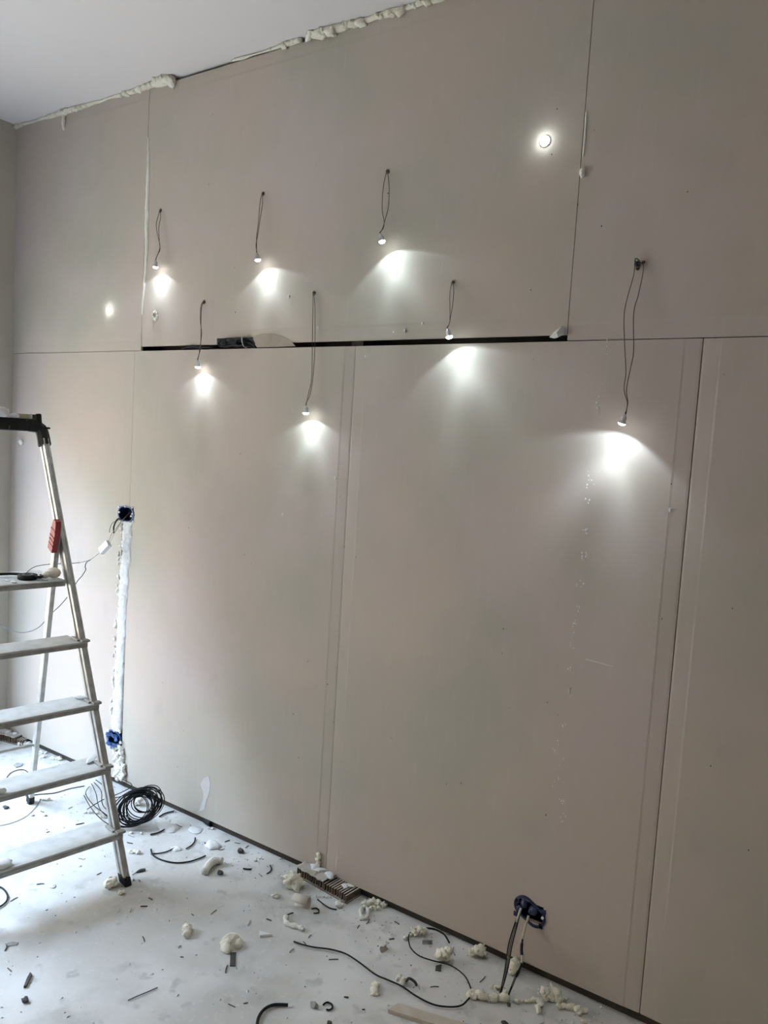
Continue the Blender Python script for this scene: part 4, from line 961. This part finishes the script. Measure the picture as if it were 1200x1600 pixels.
# paper curl, paper bits, plank
c = Fl(470, 1418); k = mpp(c); vx2 = Vector((right.x, right.y, 0)).normalized(); vy2 = Vector((fwd.x, fwd.y, 0)).normalized()
def curl(c, wdt, rad, a0, a1, material, label, yaw, name='paper_curl'):
    ax = vx2 * math.cos(yaw) + vy2 * math.sin(yaw); sd = Vector((-ax.y, ax.x, 0)); v = []; f = []; n = 14
    for lay in (0, .0012):
        for i in range(n + 1):
            a = a0 + (a1 - a0) * i / n
            q = c + sd * (rad + lay) * math.cos(a) + Z * (rad + .0006 + (rad + lay) * math.sin(a))
            v += [q - ax * wdt / 2, q + ax * wdt / 2]
    m_ = 2 * (n + 1)
    for i in range(n): f += [(2 * i, 2 * i + 1, 2 * i + 3, 2 * i + 2), (m_ + 2 * i, m_ + 2 * i + 2, m_ + 2 * i + 3, m_ + 2 * i + 1), (2 * i, 2 * i + 2, m_ + 2 * i + 2, m_ + 2 * i), (2 * i + 1, m_ + 2 * i + 1, m_ + 2 * i + 3, 2 * i + 3)]
    f += [(0, m_, m_ + 1, 1), (2 * n, 2 * n + 1, m_ + 2 * n + 1, m_ + 2 * n)]
    for p in v: p.z = max(p.z, .0005)
    mb = MB(); mb.add(v, f); return tag(mb.build(name, material, smooth=True), label, 'paper')
curl(c, 26 * k, .022, -1.6, 2.9, MT['paper'], 'beige curled piece of paper tape on the floor left of the ribbed board', -.35)
curl(Fl(602, 1486), 15 * mpp(Fl(602, 1486)), .011, -1.6, 1.8, MT['paper'], 'small beige paper cone on the bare floor above the long wire', .9)
curl(Fl(668, 1476), 16 * mpp(Fl(668, 1476)), .007, -1.6, 1.6, MT['grey_scrap'], 'grey curled chip beside the looped wire', .1)
def flat(pp, th, material, label, name, cat, z=.0003, group=None, tilt=0.0):
    P_ = [Fl(*p, z) for p in pp]; n = len(P_)
    top_ = [p + Z * (th + tilt * i) for i, p in enumerate(P_)]
    mb = MB(); mb.add(P_ + top_, [tuple(range(n - 1, -1, -1)), tuple(range(n, 2 * n))] + [(i, (i + 1) % n, n + (i + 1) % n, n + i) for i in range(n)])
    return tag(mb.build(name, material), label, cat, group)
flat([(405, 1457), (406, 1465), (425, 1463)], .008, MT['gypsum'], 'small white triangular paper scrap on the bare floor', 'paper_scrap', 'paper')
flat([(319, 1366), (324, 1369), (346, 1349), (342, 1347)], .003, MT['grey_scrap'], 'grey strip under the curved thick foam piece', 'grey_strip', 'scrap')
flat([(360, 1489), (369, 1489), (368, 1510), (359, 1510)], .0025, MT['dark_scrap'], 'short strip of black tape under the flat foam disc', 'tape_strip', 'tape')
flat([(681, 1510), (690, 1508), (689, 1518), (680, 1517)], .003, MT['dark_scrap'], 'square of black tape below the spiky foam lump', 'tape_scrap', 'tape')
mb = MB(); mb.tube([Fl(634, 1535, .003), Fl(637, 1530, .020), Fl(641, 1529, .026), Fl(648, 1534, .014), Fl(651, 1540, .003)], .0045, 5, 4)
tag(mb.build('tape_loop', MT['dark_scrap']), 'small black tape loop standing beside the long wire', 'tape')
flat([(245, 1249), (262, 1257), (277, 1258), (262, 1253)], .005, MT['grey_scrap'], 'grey wood sliver in the wall gap right of the coil', 'wood_sliver', 'wood')
p = Fl(325, 1289); mb = MB(); axw = Vector((.86, -.1, 0)).normalized(); mb.lathe([(.012, -.022), (.013, -.020), (.013, .020), (.012, .022), (.009, .022), (.009, .012)], p + Z * .0135, axw, 14)
tag(mb.build('conduit_piece', CB, smooth=True), 'short black tube piece lying in the gap under the drywall', 'tube')
flat([(606, 1583), (622, 1573), (705, 1598), (790, 1622), (770, 1640), (700, 1613)], .012, MT['wood'], 'pale wooden slat end at the bottom picture edge', 'wooden_slat', 'wood')
flat([(812, 1594), (820, 1582), (846, 1586), (850, 1598), (828, 1606)], .002, MT['smear'], 'pale translucent-looking paper scrap at the bottom edge by the foam heap', 'paper_scrap', 'paper')
flat([(8, 1475), (20, 1472), (29, 1473), (26, 1477), (12, 1479)], .002, MT['grey_scrap'], 'flat grey scrap at the left picture edge', 'grey_scrap', 'scrap')
flat([(21, 1197), (27, 1193), (36, 1194), (33, 1198), (25, 1200)], .006, MT['grey_scrap'], 'grey rubble flake left of the rear ladder leg', 'rubble_flake', 'rubble')
for k, (px, py, wp, hp_, lab) in enumerate([(344, 1366, 10, 8, 'round black rubber bit right of the grey strip'), (376, 1332, 11, 8, 'black screw anchor bit near the wall'), (490, 1573, 13, 10, 'grey crumpled lump near the bottom edge, left of a wire hook'),
                                         (39, 1565, 13, 8, 'dark lump on the bare floor at lower left'), (789, 1601, 12, 6, 'dark bit at the bottom edge below the hanging cables'), (515, 1600, 9, 5, 'dark bit at the bottom edge, lower middle'),
                                         (795, 1572, 7, 6, 'dark bit where the right hanging cable meets the floor'), (9, 1263, 10, 5, 'dark bit on the floor seen between treads at the left edge')]):
    c = Fl(px, py); s = mpp(c); mb = MB(); mb.lump(c + Z * hp_ * s * .35, wp * s * .5, (1, .8, hp_ / wp), .4, 2, 2, k * 4.1, 0.0)
    tag(mb.build('debris_lump', MT['grey_scrap'] if px == 490 else MT['dark_scrap']), lab, 'debris')
flat([(37, 1544), (41, 1543), (50, 1525), (47, 1522), (42, 1531)], .007, MT['dark_scrap'], 'twisted black tape scrap at lower left', 'tape_scrap', 'tape')
mb = MB(); mb.tube(fpath([(207, 1367), (213, 1363), (219, 1361), (227, 1359)], .003), lambda t: .0015 + .006 * max(0, math.sin((t - .3) * 3.6)), 6, 4)
tag(mb.build('black_plug', MT['dark_scrap'], smooth=True), 'small black wire end with a plug, right of the ladder foot', 'wire')
# short dark clippings: px, py, image angle, length in px
MARKS = [(205, 1385, 'the ladder foot'), (294, 1459, 'the folded cream foam piece'), (361, 1479, 'the flat foam disc'), (463, 1383, 'the clustered yellow foam'), (569, 1429, 'the foam ring'), (455, 1443, 'the bent foam stick'),
         (586, 1549, 'the two-lobed foam piece'), (459, 1471, 'the left end of the long wire'), (690, 1502, 'the spiky foam lump'), (746, 1495, 'the star-shaped foam lump'), (655, 1461, 'the top of the looped wire'),
         (428, 1575, 'the thick cable arc'), (275, 1345, 'the long curved cable offcut'), (219, 1262, 'the wire coil'), (333, 1355, 'the curved thick foam piece'), (402, 1344, 'the white foam flake by the wall'), (6, 1400, 'the curled cable end'),
         (44, 1534, 'the twisted tape scrap'), (223, 1553, 'the long thin sliver'), (333, 1322, 'the powder heap near the wall'), (60, 1275, 'the flat white flake behind the treads'), (640, 1532, 'the black tape loop'), (512, 1572, 'the small wire hook'),
         (150, 1200, 'the second tread end'), (18, 1475, 'the flat grey scrap'), (602, 1486, 'the small paper cone'), (376, 1332, 'the black anchor bit'), (415, 1462, 'the white triangular scrap'), (160, 1310, 'the lowest tread end'), (700, 1460, 'the cable at the wall gap')]
USED = set()
def name_clip(px, py, ln):
    size = 'tiny' if ln < 7 else 'short' if ln < 10 else 'longer'
    for (mx, my, ph) in sorted(MARKS, key=lambda q: (q[0] - px) ** 2 + (q[1] - py) ** 2):
        dx, dy = px - mx, py - my
        side = ('right of' if dx > 0 else 'left of') if abs(dx) > abs(dy) else ('below' if dy > 0 else 'above')
        far = 'just ' if math.hypot(dx, dy) < 30 else ''
        lab = size + ' clipping on the floor ' + far + side + ' ' + ph
        if lab not in USED: USED.add(lab); return lab
CL = [(63, 1381, 5, 12), (22, 1405, 30, 13), (155, 1365, 28, 8), (225, 1416, 0, 11), (204, 1422, 80, 6), (224, 1467, -70, 8), (235, 1404, -25, 6), (334, 1425, 38, 11), (389, 1442, 65, 9), (354, 1514, 75, 12),
      (362, 1571, -25, 12), (384, 1567, 10, 7), (456, 1485, 42, 9), (521, 1499, 2, 15), (476, 1474, -50, 8), (541, 1558, -5, 7), (655, 1542, -80, 8), (754, 1530, 48, 12), (125, 1287, 12, 13), (75, 1300, 20, 5),
      (127, 1342, -15, 9), (203, 1317, -12, 9), (280, 1290, -25, 10), (45, 1256, -20, 7), (281, 1479, 40, 5), (301, 1429, -40, 4), (679, 1542, 3, 13), (568, 1577, 0, 4), (254, 1515, 0, 3), (284, 1495, 0, 5),
      (9, 1481, 75, 9), (15, 1515, -40, 8), (205, 1306, -20, 10), (355, 1314, 20, 8), (371, 1317, -10, 9), (386, 1323, 35, 6), (407, 1367, -45, 6), (66, 1268, -20, 6), (110, 1262, 25, 7), (420, 1437, -20, 8), (440, 1310 + 32, 15, 7), (484, 1463, 50, 6), (612, 1467, 8, 8), (560, 1448, 60, 6), (700, 1440 + 20, -15, 7), (620, 1442, -30, 8), (575, 1440, 55, 9)]
for k, (px, py, an, ln) in enumerate(CL):
    a = math.radians(an); dx, dy = math.cos(a) * ln / 2, -math.sin(a) * ln / 2
    r = .0014 if k % 3 else .0021
    p0, p1 = Fl(px - dx, py - dy, r + .0004), Fl(px + dx, py + dy, r + .0004)
    mid = (p0 + p1) / 2 + Vector((random.uniform(-.002, .002), random.uniform(-.002, .002), 0))
    mb = MB(); mb.tube([p0, mid, p1], r, 5, 2)
    tag(mb.build('wire_clipping', MT['dark_scrap'] if k % 4 else MT['grey_scrap']), name_clip(px, py, ln), 'scrap', 'short clippings scattered on the floor')
# fine crumbs: dense along the wall, thin elsewhere
rg = random.Random(21)
def crumbs(n, material, label, near, rmin, rmax):
    mb = MB(); i = 0
    while i < n:
        if rg.random() < near: x, y = rg.uniform(-3.85, 0.0), -abs(rg.gauss(0, .14)) - .01
        else: x, y = rg.uniform(-3.6, -.2), rg.uniform(-1.25, -.05)
        s = rg.uniform(rmin, rmax); z0 = 0.0; c = Vector((x, y, s * .4)); a = rg.uniform(0, 6.3)
        d1 = Vector((math.cos(a), math.sin(a), 0)) * s * rg.uniform(.7, 1.8); d2 = Vector((-math.sin(a), math.cos(a), 0)) * s * rg.uniform(.5, 1)
        v = [c + d1 - Z * s * .39, c + d2 - Z * s * .39, c - d1 - Z * s * .39, c - d2 - Z * s * .39, c + Z * s * rg.uniform(.1, .6) + d1 * rg.uniform(-.4, .4)]
        mb.add(v, [(0, 1, 4), (1, 2, 4), (2, 3, 4), (3, 0, 4), (3, 2, 1, 0)]); i += 1
    tag(mb.build('floor_crumbs', material), label, 'crumbs', kind='stuff')
crumbs(900, MT['gypsum'], 'fine white plaster crumbs strewn over the floor', .55, .0012, .0055)
crumbs(420, MT['grey_scrap'], 'fine grey grit strewn over the floor', .7, .001, .004)
crumbs(120, MT['dark_scrap'], 'tiny dark specks strewn over the floor', .5, .001, .0036)
